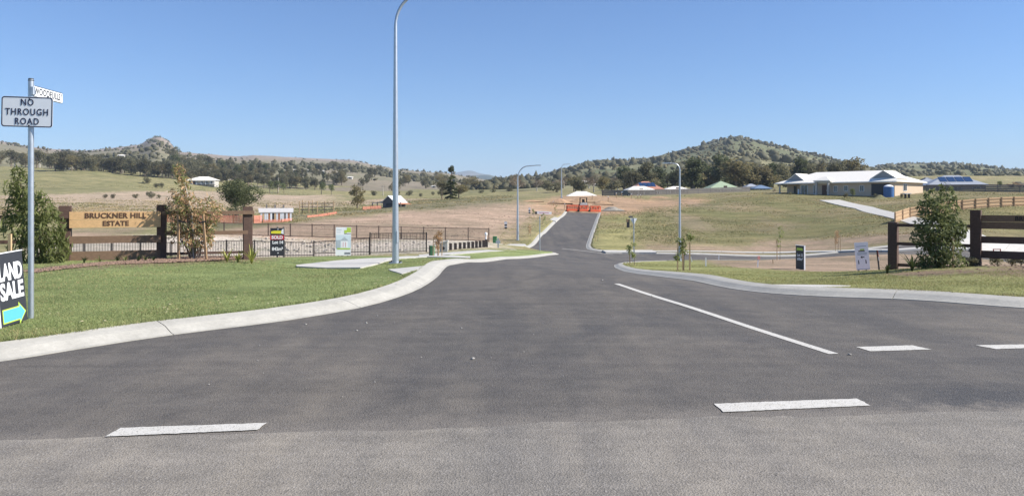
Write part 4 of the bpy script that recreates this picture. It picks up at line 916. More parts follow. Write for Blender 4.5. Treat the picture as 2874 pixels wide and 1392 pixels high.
bits('fallen_leaves', 'pale fallen leaves along the edge of the left lawn', [W(0, 8.6), W(600, 10.2), W(1150, 14), W(1100, 15.5), W(500, 12), W(0, 10)], 48, (0.010, 0.028), 'leaf_litter', 613, V + 0.03, 0.2, lambda x, y: ~inside(x, y, ROAD))
bits('road_grit', 'pale grit and small stones on the new asphalt', [(-3.5, 6.2), (5, 6.8), (6, 10.5), (2.5, 15), (-1.2, 13), (-3.6, 8.8)], 140, (0.003, 0.009), 'pebble', 614, 0.004, 0.7)
bits('embankment_stones', 'stones scattered on the pale batter below the rear fence', region((400,668),(876,670),(1372,682),(1380,692),(1250,700),(1000,710),(740,719)), 420, (0.06, 0.20), 'stone', 615, V, 0.7)
bits('earth_clods', 'clods and small stones on the bare earth field', region((700,664),(1380,676),(1490,605),(1400,575),(1000,612),(760,640)), 800, (0.03, 0.10), 'clod', 616, V, 0.6)
for i, (px, py, s) in enumerate([(858, 912, .021), (1028, 908, .022), (1001, 929, .020), (1327, 1009, .03), (1295, 922, .016), (1059, 887, .014), (2384, 996, .024), (1690, 788, .03), (1830, 832, .02)]):
    s *= 0.65; x, y = hz(px, py); rng = np.random.default_rng(i); v = IV * (1 + rng.normal(0, .15, (len(IV), 1))) * np.array([1.2, 1, .7]) * s
    o = link('road_stone', np_mesh('road_stone', v, IF, 'pebble'), None, (x, y, zr(x, y) + s * .5)); tag(o, ['loose stone nearest the left kerb, left of a pair', 'loose stone farther right of the pair near the left kerb', 'loose stone just in front of the pair near the left kerb', 'largest loose stone, alone in the middle of the asphalt', 'tiny loose stone between the pair and the lone large stone', 'tiny loose stone closest behind the pair near the kerb', 'loose stone near the end of the centre line and the dashes', 'loose stone beside the far end of the centre line', 'loose stone left of the centre line, a third of its way along'][i], 'stone', 'loose stones on the asphalt')
# ------------------------------------------------------------------ street sign and boards
def up(py, d, base): return CAMH - (py - HY) * d / F - base.z          # height above a base of a photo row at distance d
# street sign, left
D0 = 9.9; p = G(87, D0); r = thing('street_sign', 'galvanised pole with a no through road plate and a street name blade', 'street sign', p)
m = MB(); m.tube([(0, 0, -0.3), (0, 0, up(224, D0, p))], 0.034, 16); m.build('pole', 'galvanised', r)
m = MB(); m.tube([(0, 0, up(228, D0, p)), (0, 0, up(221, D0, p))], [0.036, 0.030], 16); m.build('pole_cap', 'dark_metal', r)
zc = up(316, D0, p); pw, ph = 0.614, 0.388
def rrect(w, h, rad, n=5):
    o = []
    for cx, cz, a0 in ((w/2-rad, h/2-rad, 0), (-w/2+rad, h/2-rad, 90), (-w/2+rad, -h/2+rad, 180), (w/2-rad, -h/2+rad, 270)):
        for k in range(n + 1): a = math.radians(a0 + 90 * k / n); o.append((cx + rad * math.cos(a), cz + rad * math.sin(a)))
    return o
def ring(m, outer, inner, y):
    n = len(outer); m.add([(x, y, z) for x, z in outer] + [(x, y, z) for x, z in inner], [(i, (i + 1) % n, n + (i + 1) % n, n + i) for i in range(n)])
pl = thing_plate = None
m = MB(); m.slab_xz(rrect(pw, ph, 0.035), -0.048, -0.044); pl = m.build('road_plate', 'sign_white', r, (-0.026, 0, zc), math.radians(7)); pl.rotation_euler.y = math.radians(1.0)
m = MB(); ring(m, rrect(pw - 0.006, ph - 0.006, 0.033), rrect(pw - 0.030, ph - 0.030, 0.025), -0.0495); m.build('border', 'navy_paint', pl)
for s, z in (('NO', 0.118), ('THROUGH', -0.004), ('ROAD', -0.124)): letter(s, 0.118, 'navy_paint', pl, 0.0, -0.0505, z, bold=0.0012, sp=1.18, depth=0.002, xs=0.80)
m = MB()
for z in (0.165, -0.172): m.tube([(-0.0 + 0.026, -0.052, z), (0.026, -0.046, z)], 0.010, 8)
m.build('bolt', 'dark_metal', pl)
m = MB()
for z in (0.15, -0.15): m.box((0.026, 0, z), (0.085, 0.085, 0.03))
m.build('bracket', 'galvanised', pl)
# name blade turned along the side street
bl = MB(); bl.box((0.36, 0, 0), (0.70, 0.026, 0.138), bev=0.004); nb = bl.build('name_blade', 'sign_white', r, (0.030, -0.0, up(256, D0, p)), math.radians(94))
m = MB()
for z in (0.0665, -0.0665): m.box((0.36, -0.0145, z), (0.698, 0.003, 0.005))
m.build('border', 'sign_black', nb)
letter('WOODFULL', 0.122, 'sign_black', nb, 0.305, -0.0145, 0.0, bold=0.0018, xs=0.86, depth=0.002, sp=1.06)
letter('S', 0.118, 'sign_black', nb, 0.620, -0.0145, 0.0, bold=0.0016, xs=0.86, depth=0.002); letter('T', 0.070, 'sign_black', nb, 0.675, -0.0145, 0.018, bold=0.0012, xs=0.86, depth=0.002)
m = MB(); m.box((-0.01, 0, 0), (0.05, 0.05, 0.10), bev=0.01); m.build('bracket', 'galvanised', nb)

# land sale board
dL = 9.35; b = G(40, dL); r = thing('sale_board', 'black board reading land sale above a blue arrow, at the foot of the street sign', 'sign', (b.x, b.y, b.z), math.radians(92))
PW, PH = 0.52, 0.86
bd = MB(); bd.box((0, 0, PH / 2 + 0.02), (PW, 0.02, PH)); pnl = bd.build('panel', 'board_dark', r); pnl.rotation_euler.y = math.radians(-2.5); pnl.rotation_euler.x = math.radians(-3.5)
m = MB(); m.box((-PW / 2 - 0.010, 0.004, PH / 2 + 0.01), (0.018, 0.03, PH + 0.02)); m.box((0, 0.004, PH + 0.026), (PW + 0.03, 0.03, 0.010)); m.build('frame', 'sign_white', pnl)
for s, z, xs in (('LAND', 0.645, 0.54), ('SALE', 0.415, 0.54)): me = text(s, 0.275, bold=0.010, depth=0.002, sp=0.98); wx = max(v.co.x for v in me.vertices) - min(v.co.x for v in me.vertices); me.transform(Matrix.Scale(PW * 0.88 / wx, 4, (1, 0, 0))); me.materials.clear(); me.materials.append(M['print_white']); link('lettering', me, pnl, (0.0, -0.0115, z))
AR = [(-0.22, 0.05), (0.10, 0.05), (0.10, 0.0), (0.24, 0.135), (0.10, 0.27), (0.10, 0.22), (-0.22, 0.22)]
m = MB(); m.slab_xz(AR, -0.0125, -0.0105); m.build('arrow_outline', 'print_lime', pnl)
m = MB(); m.slab_xz([(-0.204, 0.066), (0.116, 0.066), (0.116, 0.034), (0.213, 0.135), (0.116, 0.236), (0.116, 0.204), (-0.204, 0.204)], -0.0145, -0.0127); m.build('arrow', 'print_cyan', pnl)
m = MB(); m.beam((-0.24, 0.34, 0), (-0.24, 0.14, 0.82), 0.03, 0.02); m.beam((0.24, 0.34, 0), (0.24, 0.14, 0.82), 0.03, 0.02); m.build('rear_leg', 'dark_metal', r)

# ------------------------------------------------------------------ timber entrance fences
def wpos(px, d): return Vector(((px - CX) * d / F, d, 0))
def post_part(parent, o, pos, w, z0, z1, notches, mat, rz):
    m = MB(); m.box((pos.x - o.x, pos.y - o.y, (z0 + z1) / 2 - o.z), (w, w, z1 - z0), rz, bev=0.012); q = m.build('post', mat, parent)
    n = MB()
    for (a, b_) in notches: n.box((pos.x - o.x + 0.55 * w * math.sin(rz) * 1.0, pos.y - o.y - 0.55 * w * math.cos(rz), (a + b_) / 2 - o.z), (w * 1.04, 0.05, b_ - a), rz)
    if notches: n.build('cleat', mat, q)
    return q
def board(parent, o, a, b, z0, z1, th, mat, name='rail', off=0.0, dz1=0.0):
    a = Vector((a.x, a.y, 0)); b = Vector((b.x, b.y, 0)); t = (b - a).normalized(); nrm = Vector((t.y, -t.x, 0)); a = a + nrm * off; b = b + nrm * off
    c = (a + b) / 2; rz = math.atan2(t.y, t.x); L = (b - a).length
    m = MB(); m.box((c.x - o.x, c.y - o.y, (z0 + z1) / 2 - o.z), (L, th, z1 - z0), rz, bev=0.006); q = m.build(name, mat, parent)
    return q, c, rz
zp = lambda py, d: CAMH - (py - HY) * d / F
A0, A1, A2, A3 = wpos(-60, 19.6), wpos(184, 20.3), wpos(454, 21.2), wpos(695, 22.1)
o = Vector((A2.x, A2.y, zg(A2.x, A2.y)))
r = thing('entrance_fence', 'brown timber entrance fence with the honey coloured estate name board, left of the street', 'fence', o)
rz1 = math.atan2((A2 - A1).y, (A2 - A1).x)
post_part(r, o, A1, 0.27, zg(A1.x, A1.y) - 0.2, zp(578, 20.3), [(zp(613, 20.3), zp(580, 20.3)), (zp(682, 20.3), zp(666, 20.3))], 'timber_stain', rz1)
post_part(r, o, A2, 0.25, zg(A2.x, A2.y) - 0.2, zp(575, 21.2), [(zp(608, 21.2), zp(577, 21.2))], 'timber_stain', rz1)
post_part(r, o, A3, 0.25, zg(A3.x, A3.y) - 0.2, zp(580, 22.1), [(zp(601, 22.1), zp(582, 22.1))], 'timber_stain', rz1)
post_part(r, o, A0, 0.25, zg(A0.x, A0.y) - 0.2, zp(590, 19.6), [], 'timber_stain', rz1)
ha = A1 + (A2 - A1).normalized() * 0.10; hb = A2 - (A2 - A1).normalized() * 0.02
z0, z1, z2 = zp(638, 20.8), zp(616, 20.8), zp(594, 20.8)
q, c, rz = board(r, o, ha, hb, z1 + 0.003, z2, 0.045, 'timber_honey', 'name_board', 0.16)
q2, c2, _ = board(r, o, ha, hb, z0, z1 - 0.003, 0.045, 'timber_honey', 'name_board', 0.16)
def board_text(parent, o, c, rz, s, size, z, x, mat, th=0.045, **k):
    me = text(s, size, **k); me.materials.clear(); me.materials.append(M[mat]); me.transform(Matrix.Translation((x, -th / 2 - 0.002, 0))); me.transform(Matrix.Rotation(rz, 4, 'Z')); me.transform(Matrix.Translation((c.x - o.x, c.y - o.y, z - o.z))); return link('lettering', me, parent)
board_text(q, o, c, rz, 'BRUCKNER HILL', 0.190, zp(605.5, 20.8), 0.0, 'letter_brown', bold=0.0055, sp=1.06, depth=0.012)
board_text(q2, o, c2, rz, 'ESTATE', 0.180, zp(627, 20.8), 0.0, 'letter_brown', bold=0.0055, sp=1.06, depth=0.012)
board(r, o, ha, hb, zp(681, 20.8), zp(661, 20.8), 0.05, 'timber_rail', 'rail', 0.15)
board(r, o, ha, hb, zp(728, 20.8), zp(703, 20.8), 0.05, 'timber_rail', 'rail', 0.10)
e3 = A3 + (A3 - A2).normalized() * 0.17
board(r, o, A2, e3, zp(602, 21.7), zp(592, 21.7), 0.05, 'timber_rail', 'rail', 0.15)
board(r, o, A2, A3, zp(658, 21.7), zp(648, 21.7), 0.05, 'timber_rail', 'rail', 0.10)
board(r, o, A2, A3, zp(713, 21.7), zp(706, 21.7), 0.05, 'timber_stain', 'rail', 0.02)
board(r, o, A0, A1, zp(614, 20), zp(604, 20), 0.05, 'timber_stain', 'rail', 0.12)
board(r, o, A0, A1, zp(683, 20), zp(673, 20), 0.05, 'timber_stain', 'rail', 0.10)
s_ = thing('tree_stake', 'short pale stake behind the land sale board', 'stake', G(28, 18.4)); m = MB(); m.box((0, 0, 0.3), (0.07, 0.05, 0.9)); m.build('post', 'pale_timber', s_)
# right-hand fence, shaded side: boards, rails and letters coloured darker for that shade
B0, B1 = wpos(2507, 21.6), wpos(2739, 20.4); tdir = (B1 - B0).normalized(); B2 = B1 + tdir * 2.65; B3 = B2 + tdir * 2.0
o = Vector((B1.x, B1.y, zg(B1.x, B1.y))); r = thing('entrance_fence', 'shaded dark timber entrance fence at the right edge with dark letters', 'fence', o); rz2 = math.atan2(tdir.y, tdir.x)
post_part(r, o, B0, 0.24, zg(B0.x, B0.y) - 0.25, zp(624, 21.6), [], 'timber_stain', rz2)
post_part(r, o, B1, 0.25, zg(B1.x, B1.y) - 0.25, zp(590, 20.4), [], 'timber_stain', rz2)
post_part(r, o, B2, 0.25, zg(B2.x, B2.y) - 0.25, zp(590, 20.4), [], 'timber_stain', rz2)
post_part(r, o, B3, 0.25, zg(B3.x, B3.y) - 0.25, zp(624, 20.4), [], 'timber_stain', rz2)
board(r, o, B0, B1, zp(641, 21) + .03, zp(632, 21) + .03, 0.05, 'timber_stain', 'rail', 0.08); board(r, o, B0, B1, zp(691, 21), zp(682, 21), 0.05, 'timber_stain', 'rail', 0.08); board(r, o, B0, B1, zp(752, 21), zp(743, 21), 0.05, 'timber_stain', 'rail', 0.02)
ha = B1 + tdir * 0.12; hb = B2
z0, z1, z2 = zp(642, 20.3), zp(622.5, 20.3), zp(604, 20.3)
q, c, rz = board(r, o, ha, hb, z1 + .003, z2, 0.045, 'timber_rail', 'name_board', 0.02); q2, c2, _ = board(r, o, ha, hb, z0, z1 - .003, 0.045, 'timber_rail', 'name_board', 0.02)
board_text(q, o, c, rz, 'BRUCKNER HILL', 0.150, z1 + 0.085, 0.06, 'letter_shaded', bold=0.005, sp=1.06, depth=0.012); board_text(q2, o, c2, rz, 'ESTATE', 0.150, z1 - 0.09, 0.06, 'letter_shaded', bold=0.005, sp=1.06, depth=0.012)
board(r, o, ha, hb, zp(682, 20.3), zp(663, 20.3), 0.05, 'timber_stain', 'rail', 0.02); board(r, o, ha, hb, zp(724, 20.3), zp(703, 20.3), 0.05, 'timber_stain', 'rail', 0.02)
board(r, o, B2, B3, zp(641, 20.3), zp(632, 20.3), 0.05, 'timber_stain', 'rail', 0.08)

# ------------------------------------------------------------------ lot boards
def H(n, d): return n * d / F
d = 29; p = G(778, d); w, h = H(36, d) * 1.05, H(77, d); r = thing('lot_board', 'black lot board with a red sold band and white lot and area figures', 'sign', p, math.radians(12)); zb = up(717, d, p)
m = MB(); m.box((0, 0, zb + h / 2), (w, 0.02, h)); pnl = m.build('panel', 'board_dark', r)
m = MB(); m.box((-w * 0.0, -0.012, zb + h * 0.655), (w, 0.004, h * 0.155)); bnd = m.build('sold_band', 'print_red', pnl)
letter('SOLD', h * 0.165, 'print_white', pnl, -w * 0.0, -0.016, zb + h * 0.655, bold=0.007, xs=0.95, depth=0.003)
m = MB(); m.slab_xz([(-w * .43, zb + h * .80), (w * .30, zb + h * .79), (w * .42, zb + h * .84), (w * .30, zb + h * .90), (-w * .2, zb + h * .90), (-w * .43, zb + h * .88)], -0.0135, -0.011); m.build('yellow_flash', 'print_yellow', pnl)
m = MB(); m.slab_xz([(w * .28, zb + h * .80), (w * .46, zb + h * .77), (w * .46, zb + h * .97), (w * .34, zb + h * .95), (w * .30, zb + h * .88)], -0.0155, -0.0138); m.build('white_figure', 'print_white', pnl)
letter('Lot 14', h * 0.155, 'print_white', pnl, 0.02, -0.013, zb + h * 0.475, bold=0.007, xs=0.92, depth=0.003)
letter('842m\u00b2', h * 0.165, 'print_white', pnl, 0.01, -0.013, zb + h * 0.235, bold=0.007, xs=0.90, depth=0.003)
m = MB(); m.tube([(0.03, -0.014, zb + h * .09), (0.03, -0.011, zb + h * .09)], 0.022, 8); m.tube([(0.03, -0.014, zb + h * .95), (0.03, -0.011, zb + h * .95)], 0.02, 8); m.build('fixing', 'print_white', pnl)
for x in (0.0, w * 0.46):
    m = MB(); m.box((x, 0.03, zb / 2 + h * .45), (0.05, 0.04, zb + h * .9 + 0.3)); m.build('post', 'grey_timber', r)
d = 33; p = G(963, d); w, h = H(40, d) * 1.05, H(79, d); zb = up(717, d, p); r = thing('display_board', 'white poster board showing a pale house drawing, lime corner, beside the dark fence', 'sign', p, math.radians(14)); r.rotation_euler.y = math.radians(0.8)
m = MB(); m.box((0, 0, zb + h / 2), (w, 0.03, h)); pnl = m.build('panel', 'print_white', r)
def patch(name, mat, x0, x1, z0, z1, y=-0.017):
    m = MB(); m.slab_xz([(x0 * w, zb + z0 * h), (x1 * w, zb + z0 * h), (x1 * w, zb + z1 * h), (x0 * w, zb + z1 * h)], y - 0.002, y + 0.0025); m.build(name, mat, pnl)
patch('lime_corner', 'print_lime', 0.22, 0.49, 0.82, 0.99); patch('caption_bar', 'dark_metal', 0.05, 0.49, 0.76, 0.775); patch('caption_bar', 'print_lime', 0.05, 0.22, 0.79, 0.90)
patch('house_drawing', 'print_pale', -0.49, 0.49, 0.25, 0.73); patch('house_drawing', 'print_grey', -0.46, -0.20, 0.27, 0.55, -0.0215); patch('house_drawing', 'print_white', -0.16, 0.28, 0.27, 0.52, -0.0215)
m = MB(); m.slab_xz([(-0.22 * w, zb + .52 * h), (.34 * w, zb + .52 * h), (.06 * w, zb + .66 * h)], -0.0255, -0.0215); m.build('house_drawing', 'print_grey', pnl)
patch('house_drawing', 'print_red', -0.02, 0.0, 0.30, 0.47, -0.026); patch('house_drawing', 'print_red', 0.14, 0.16, 0.30, 0.47, -0.026); patch('lawn_strip', 'print_lime', -0.40, 0.46, 0.22, 0.262, -0.0215); patch('logo', 'navy_paint', 0.08, 0.47, 0.085, 0.11); patch('logo', 'navy_paint', 0.08, 0.47, 0.045, 0.065); patch('caption_line', 'print_grey', -0.42, -0.12, 0.90, 0.915); patch('caption_line', 'print_grey', -0.42, -0.16, 0.82, 0.832)
for x in (-0.3, 0.3): m = MB(); m.box((x * w, 0.04, zb * 0.5 + 0.5), (0.05, 0.04, 1.4)); m.build('post', 'grey_timber', r)
d = 33; p = G(2246, d); w, h = H(21, d) * 1.9, H(66, d); r = thing('lot_board', 'narrow black lot board seen at an angle in shade on the right verge', 'sign', p, math.radians(-77)); zb = 0.02
m = MB(); m.box((0, 0, zb + h / 2), (w, 0.03, h)); pnl = m.build('panel', 'board_dark', r)
m = MB(); m.box((w / 2 + 0.012, 0.0, zb + h / 2), (0.022, 0.06, h)); m.box((0, 0, zb + h + 0.012), (w + 0.05, 0.06, 0.022)); m.build('frame', 'print_white', pnl)
patchs = [('yellow_flash', 'print_yellow', -0.40, 0.30, 0.80, 0.92)]
m = MB(); m.slab_xz([(-w * .4, zb + h * .80), (w * .36, zb + h * .80), (w * .30, zb + h * .91), (-w * .36, zb + h * .91)], -0.020, -0.0155); m.build('yellow_flash', 'print_lime', pnl)
letter('Lot 12', h * 0.155, 'print_white', pnl, 0, -0.0175, zb + h * .60, bold=0.006, depth=0.003); letter('600m\u00b2', h * 0.155, 'print_white', pnl, 0, -0.0175, zb + h * .43, bold=0.006, depth=0.003)
m = MB(); m.box((0, 0.04, h / 2 - 0.1), (0.05, 0.04, h)); m.build('post', 'grey_timber', r)
d = 29.5; p = G(2424, d); w, h = H(37, d) * 0.95, H(77, d); zb = up(757, d, p); r = thing('notice_board', 'pale grey notice board with a black arrow, leaning on short legs near the right fence', 'sign', p, math.radians(-16))
m = MB(); m.box((0, 0, zb + h / 2), (w, 0.02, h)); pnl = m.build('panel', 'sign_white', r); pnl.rotation_euler.y = math.radians(-5)
def pt(name, mat, x0, x1, z0, z1, y=-0.0125):
    m = MB(); m.slab_xz([(x0 * w, zb + z0 * h), (x1 * w, zb + z0 * h), (x1 * w, zb + z1 * h), (x0 * w, zb + z1 * h)], y - 0.002, y + 0.002); m.build(name, mat, pnl)
pt('heading_bar', 'board_dark', -0.25, 0.22, 0.66, 0.70); pt('heading_bar', 'print_lime', -0.12, 0.2, 0.71, 0.76); pt('caption_line', 'print_grey', -0.36, 0.38, 0.585, 0.625); pt('caption_line', 'print_grey', -0.34, 0.36, 0.535, 0.565); pt('caption_line', 'print_grey', -0.38, 0.36, 0.84, 0.87)
m = MB(); m.slab_xz([(-.14 * w, zb + .46 * h), (0.0, zb + .41 * h), (0.0, zb + .445 * h), (.16 * w, zb + .445 * h), (.16 * w, zb + .475 * h), (0, zb + .475 * h), (0.0, zb + .51 * h)], -0.0145, -0.0105); m.build('arrow', 'sign_black', pnl)
for x in (-0.30, 0.24):
    m = MB(); m.slab_xz([((x - .03) * w, zb + .22 * h), ((x + .05) * w, zb + .22 * h), ((x + .03) * w, zb + .36 * h), ((x - .03) * w, zb + .36 * h)], -0.0145, -0.0105); m.build('figure_symbol', 'board_dark', pnl)
pt('footer_bar', 'print_grey', -0.5, 0.5, 0.0, 0.035)
for x in (-0.36, 0.2): m = MB(); m.box((x * w, 0.03, zb / 2), (0.05, 0.04, zb + 0.3)); m.build('leg', 'grey_timber', r)
d = 27; p = G(2470, d); r = thing('marker_picket', 'leaning red-topped steel picket with a pale band left of the right fence', 'picket', p); hh = H(61, d)
m = MB(); m.beam((0, 0, -0.2), (-0.11, 0, hh), 0.05, 0.035); m.build('stem', 'dark_metal', r); m = MB(); m.beam((-0.075, -.022, hh * .70), (-0.105, -.022, hh * .99), 0.055, 0.012); m.build('red_band', 'red_paint', r); m = MB(); m.beam((-0.055, -.022, hh * .52), (-0.074, -.022, hh * .69), 0.055, 0.012); m.build('white_band', 'print_white', r)
# survey pegs on the right dirt
for i, (px, py0, py1, d, pink, lean) in enumerate([(1943, 719, 733, 55, 0, -0.12), (1981, 717, 740, 45, 0, 0.0), (2017, 715, 729, 58, 0, 0.02), (2126, 712, 743, 44, 1, 0.05), (2170, 723, 735, 52, 0, -0.03)]):
    p = G(px, d); hh = H(py1 - py0, d); r = thing('survey_peg', ['leaning white survey peg nearest the right street lamp', 'straight white survey peg on the grass edge, second from the lamp', 'short white survey peg by the cross street kerb', 'tall survey peg with a pink flag tied round its top', 'short brownish peg just left of the tall thin sapling'][i], 'peg', p, 0, 'survey pegs on the right verge')
    m = MB(); m.beam((0, 0, -0.1), (lean, 0, hh), 0.06, 0.05); m.build('stake', 'print_white' if i != 4 else 'pale_timber', r)
    if pink: m = MB(); m.box((lean + 0.02, -0.02, hh * .86), (0.13, 0.07, 0.20)); m.build('flag', 'peg_pink', r)
# give-way sign seen from behind
d = 52; p = G(1779, d); r = thing('give_way_sign', 'white triangular sign pointing down on a grey pole, seen on the right verge', 'road sign', p, math.radians(8)); zt, zb = up(613, d, p), up(632, d, p); w = H(21, d)
m = MB(); m.tube([(0, 0, -.2), (0, 0, zt + .05)], 0.035, 10); m.build('pole', 'galvanised', r)
m = MB(); m.slab_xz([(-w / 2, zt), (-w * .46, zt - .03), (0, zb), (w * .46, zt - .03), (w / 2, zt)], 0.035, 0.040); m.slab_xz([(-w / 2, zt + .001), (-w / 2, zt - .02), (w / 2, zt - .02), (w / 2, zt + .001)], 0.0345, 0.0405); m.build('triangle_plate', 'print_white', r)
m = MB(); m.box((-0.22, 0.0, zt + 0.10), (0.40, 0.02, 0.13), math.radians(30)); m.build('name_blade', 'board_dark', r)
d = 62; p = G(1515, d); r = thing('signpost', 'bare grey sign pole on the tip of the left verge', 'pole', p); m = MB(); m.tube([(0, 0, -.2), (0, 0, up(606, d, p))], 0.038, 10); m.build('pole', 'galvanised', r); m = MB(); m.box((0, 0, up(609, d, p)), (0.02, 0.34, 0.14)); m.build('edge_on_plate', 'galvanised', r)
d = 95; p = G(1763, d); r = thing('site_marker', 'dark upright marker with an orange top on the right verge of the hill road', 'marker', p); m = MB(); m.box((0, 0, .5), (0.34, 0.12, 1.0)); m.build('body', 'board_dark', r); m = MB(); m.box((-0.1, 0, .85), (0.25, 0.16, 0.35)); m.build('band', 'stake', r)
# black and white lot markers
for i, (px, py0, py1, d, w) in enumerate([(1419.5, 623, 643, 88, 7), (1452, 609, 627, 98, 4.5), (1486, 588, 604, 118, 5)]):
    p = G(px, d); hh = H(py1 - py0, d); r = thing('lot_marker', ['black and white banded lot marker nearest the fence corner', 'narrow banded lot marker right behind the second street lamp', 'banded lot marker highest up the verge'][i], 'marker', p, 0, 'banded lot markers'); W_ = H(w, d)
    m = MB(); m.box((0, 0, hh / 2), (W_, W_ * .6, hh)); m.build('body', 'sign_black', r)
    for a, b_ in ((0.60, 0.98), (0.22, 0.38)): m = MB(); m.box((0, 0, hh * (a + b_) / 2), (W_ * 1.06, W_ * .68, hh * (b_ - a))); m.build('white_band', 'print_white', r)
d = 118; p = G(1527, d); r = thing('lying_sign', 'long white sign board propped low at the left of the road end', 'sign', p, 0.1); m = MB(); m.box((0, 0, .28), (2.3, .05, .42), 0, math.radians(3)); pnl = m.build('panel', 'print_white', r); m = MB(); m.box((0, -.03, .28), (1.5, .01, .06), 0, math.radians(3)); m.build('caption_line', 'print_red', pnl); m = MB(); m.box((-1.25, 0, .2), (.3, .3, .5)); m.build('weight', 'dark_metal', r)

# ------------------------------------------------------------------ street lamps
def lamp(px, d, label, rise, reach, side, base_r, head=True, toward=0.0, yaw=0.0):
    """rise: height where the arm starts to bend; reach: sideways length of the outreach"""
    p = G(px, d); r = thing('street_lamp', label, 'street lamp', p, yaw)
    m = MB(); m.tube([(0, 0, -0.2), (0, 0, rise * .5), (0, 0, rise)], [base_r, base_r * 0.72, base_r * 0.48], 16); m.build('pole', 'galvanised', r)
    pts = []; R = reach * 0.55
    for k in range(10): a = math.pi / 2 * k / 9 * 0.93; pts.append((side * (R - R * math.cos(a)), 0, rise + R * 1.25 * math.sin(a)))
    e = pts[-1]; pts.append((side * reach, 0, e[2] + (reach - R) * 0.10))
    m = MB(); m.tube(pts, [base_r * .48] + [base_r * .40] * 9 + [base_r * .34], 12); m.build('outreach_arm', 'galvanised', r)
    m = MB(); m.box((0, 0, 0.012), (base_r * 3.4, base_r * 3.4, 0.024), bev=0.01); m.build('base_plate', 'galvanised', r)
    for i, j in ((-1, -1), (1, -1), (1, 1), (-1, 1)): m = MB(); m.tube([(i * base_r * 1.35, j * base_r * 1.35, 0.02), (i * base_r * 1.35, j * base_r * 1.35, 0.075)], base_r * 0.17, 6); m.build('anchor_bolt', 'dark_metal', r)
    if base_r > 0.09: m = MB(); m.box((base_r * 0.6, -base_r * 0.62, 0.75), (0.07, 0.05, 0.34), math.radians(45)); m.build('access_door', 'galvanised', r)
    m = MB(); m.tube([(0, 0, rise * .72), (0, 0, rise * .72 + .05)], base_r * 0.66, 12); m.build('joint_ring', 'galvanised', r)
    h = MB(); z = pts[-1][2]; h.box((side * (reach + 0.24), 0, z + 0.01), (0.56, 0.22, 0.075), bev=0.03); hd = h.build('lamp_head', 'galvanised', r); g = MB(); g.box((side * (reach + 0.27), 0, z - 0.03), (0.34, 0.17, 0.02), bev=0.02); g.build('lens', 'sign_white', hd)
    return r
lamp(1110, 22, 'tall grey street lamp beside the left footpath, its arm leaving the top of the frame', H(739 - 75, 22), 1.35, 1, 0.100)
lamp(1453, 80, 'second grey street lamp with a curved arm, left of the hill road', H(690 - 518, 80), 1.9, 1, 0.13)
lamp(1908, 56, 'right street lamp with its arm curving to the left, behind the staked sapling', H(735 - 482, 56), 0.72, -1, 0.11)
lamp(1576, 150, 'farthest thin street lamp at the end of the hill road', H(588 - 505, 150), 1.2, 1, 0.13)

# ------------------------------------------------------------------ fences around the basin
def bar_fence(name, label, posts, mat, gap, group=None, foot=0.0, bar=0.026, parts_all=True):
    """posts: (photo column, distance, top row, bottom row); a panel of thin upright bars between neighbours"""
    Pq = []
    for px, d, yt, yb in posts: x = (px - CX) * d / F; Pq.append((Vector((x, d, 0)), zp(yt, d), zp(yb, d)))
    o = Vector((Pq[0][0].x, Pq[0][0].y, Pq[0][2])); r = thing(name, label, 'fence', o, 0, group)
    for v, zt, zb in Pq: m = MB(); m.box((v.x - o.x, v.y - o.y, (zt + .06 + zb - .35) / 2 - o.z), (0.085, 0.085, zt + .06 - zb + .35)); m.build('post', mat, r)
    for (a, at, ab), (b, bt, bb) in zip(Pq[:-1], Pq[1:]):
        for fz, nm in ((1.0, 'top_rail'), (gap, 'bottom_rail')):
            m = MB(); m.beam((a.x - o.x, a.y - o.y, ab + (at - ab) * fz - o.z - .02), (b.x - o.x, b.y - o.y, bb + (bt - bb) * fz - o.z - .02), 0.04, 0.05); m.build(nm, mat, r)
        n = int((b - a).length / 0.105); m = MB()
        for k in range(1, n):
            q = k / n; c = a.lerp(b, q); zt = at + (bt - at) * q; zb = ab + (bb - ab) * q + foot; m.beam((c.x - o.x, c.y - o.y, zb - o.z), (c.x - o.x, c.y - o.y, zt - o.z), bar, bar)
        g = m.build('bars', mat, r); g['kind'] = 'stuff'
    return r
bar_fence('bar_fence', 'low black bar fence running behind the left entrance sign to the lamp', [(60, 54, 680, 712), (150, 54, 680, 716), (236, 54, 680, 722), (314, 54, 680, 724), (394, 54, 680, 726), (480, 54.3, 680, 727), (555, 54.5, 678, 727), (636, 54.7, 676, 726), (714, 55, 676, 724), (798, 55.4, 678, 722), (881, 55.8, 681, 720)], 'fence_black', 0.14)
bar_fence('bar_fence', 'black bar fence panels stepping up behind the white poster board', [(881, 56, 678, 720), (960, 56, 673, 718), (1037, 56.2, 668, 716)], 'fence_black', 0.22)
bar_fence('bar_gate', 'tall double bar gate behind the street lamp', [(1038.5, 56.4, 655, 714), (1116, 56.8, 654, 712), (1197, 57.2, 654, 709)], 'fence_black', 0.10, None, 0.10)
rp = [(500 + 62 * i, 74, 0, 0) for i in range(5)]
bar_fence('bar_fence', 'long brown bar fence along the top of the batter, below the bare field', [(505, 74, 622, 656), (567, 74, 623, 658), (629, 74, 625, 660), (691, 74, 627, 661), (753, 74, 628.5, 662.5), (815, 74, 629, 664), (876, 74, 630, 665), (938, 74, 632, 667), (1001, 74, 634, 669), (1063, 74, 635.5, 670), (1126, 74, 637, 671.5), (1189, 74, 638.5, 673), (1250, 74, 639.5, 674), (1314, 74, 640.5, 675), (1372, 74, 641.5, 677)], 'fence_brown', 0.06, bar=0.018)
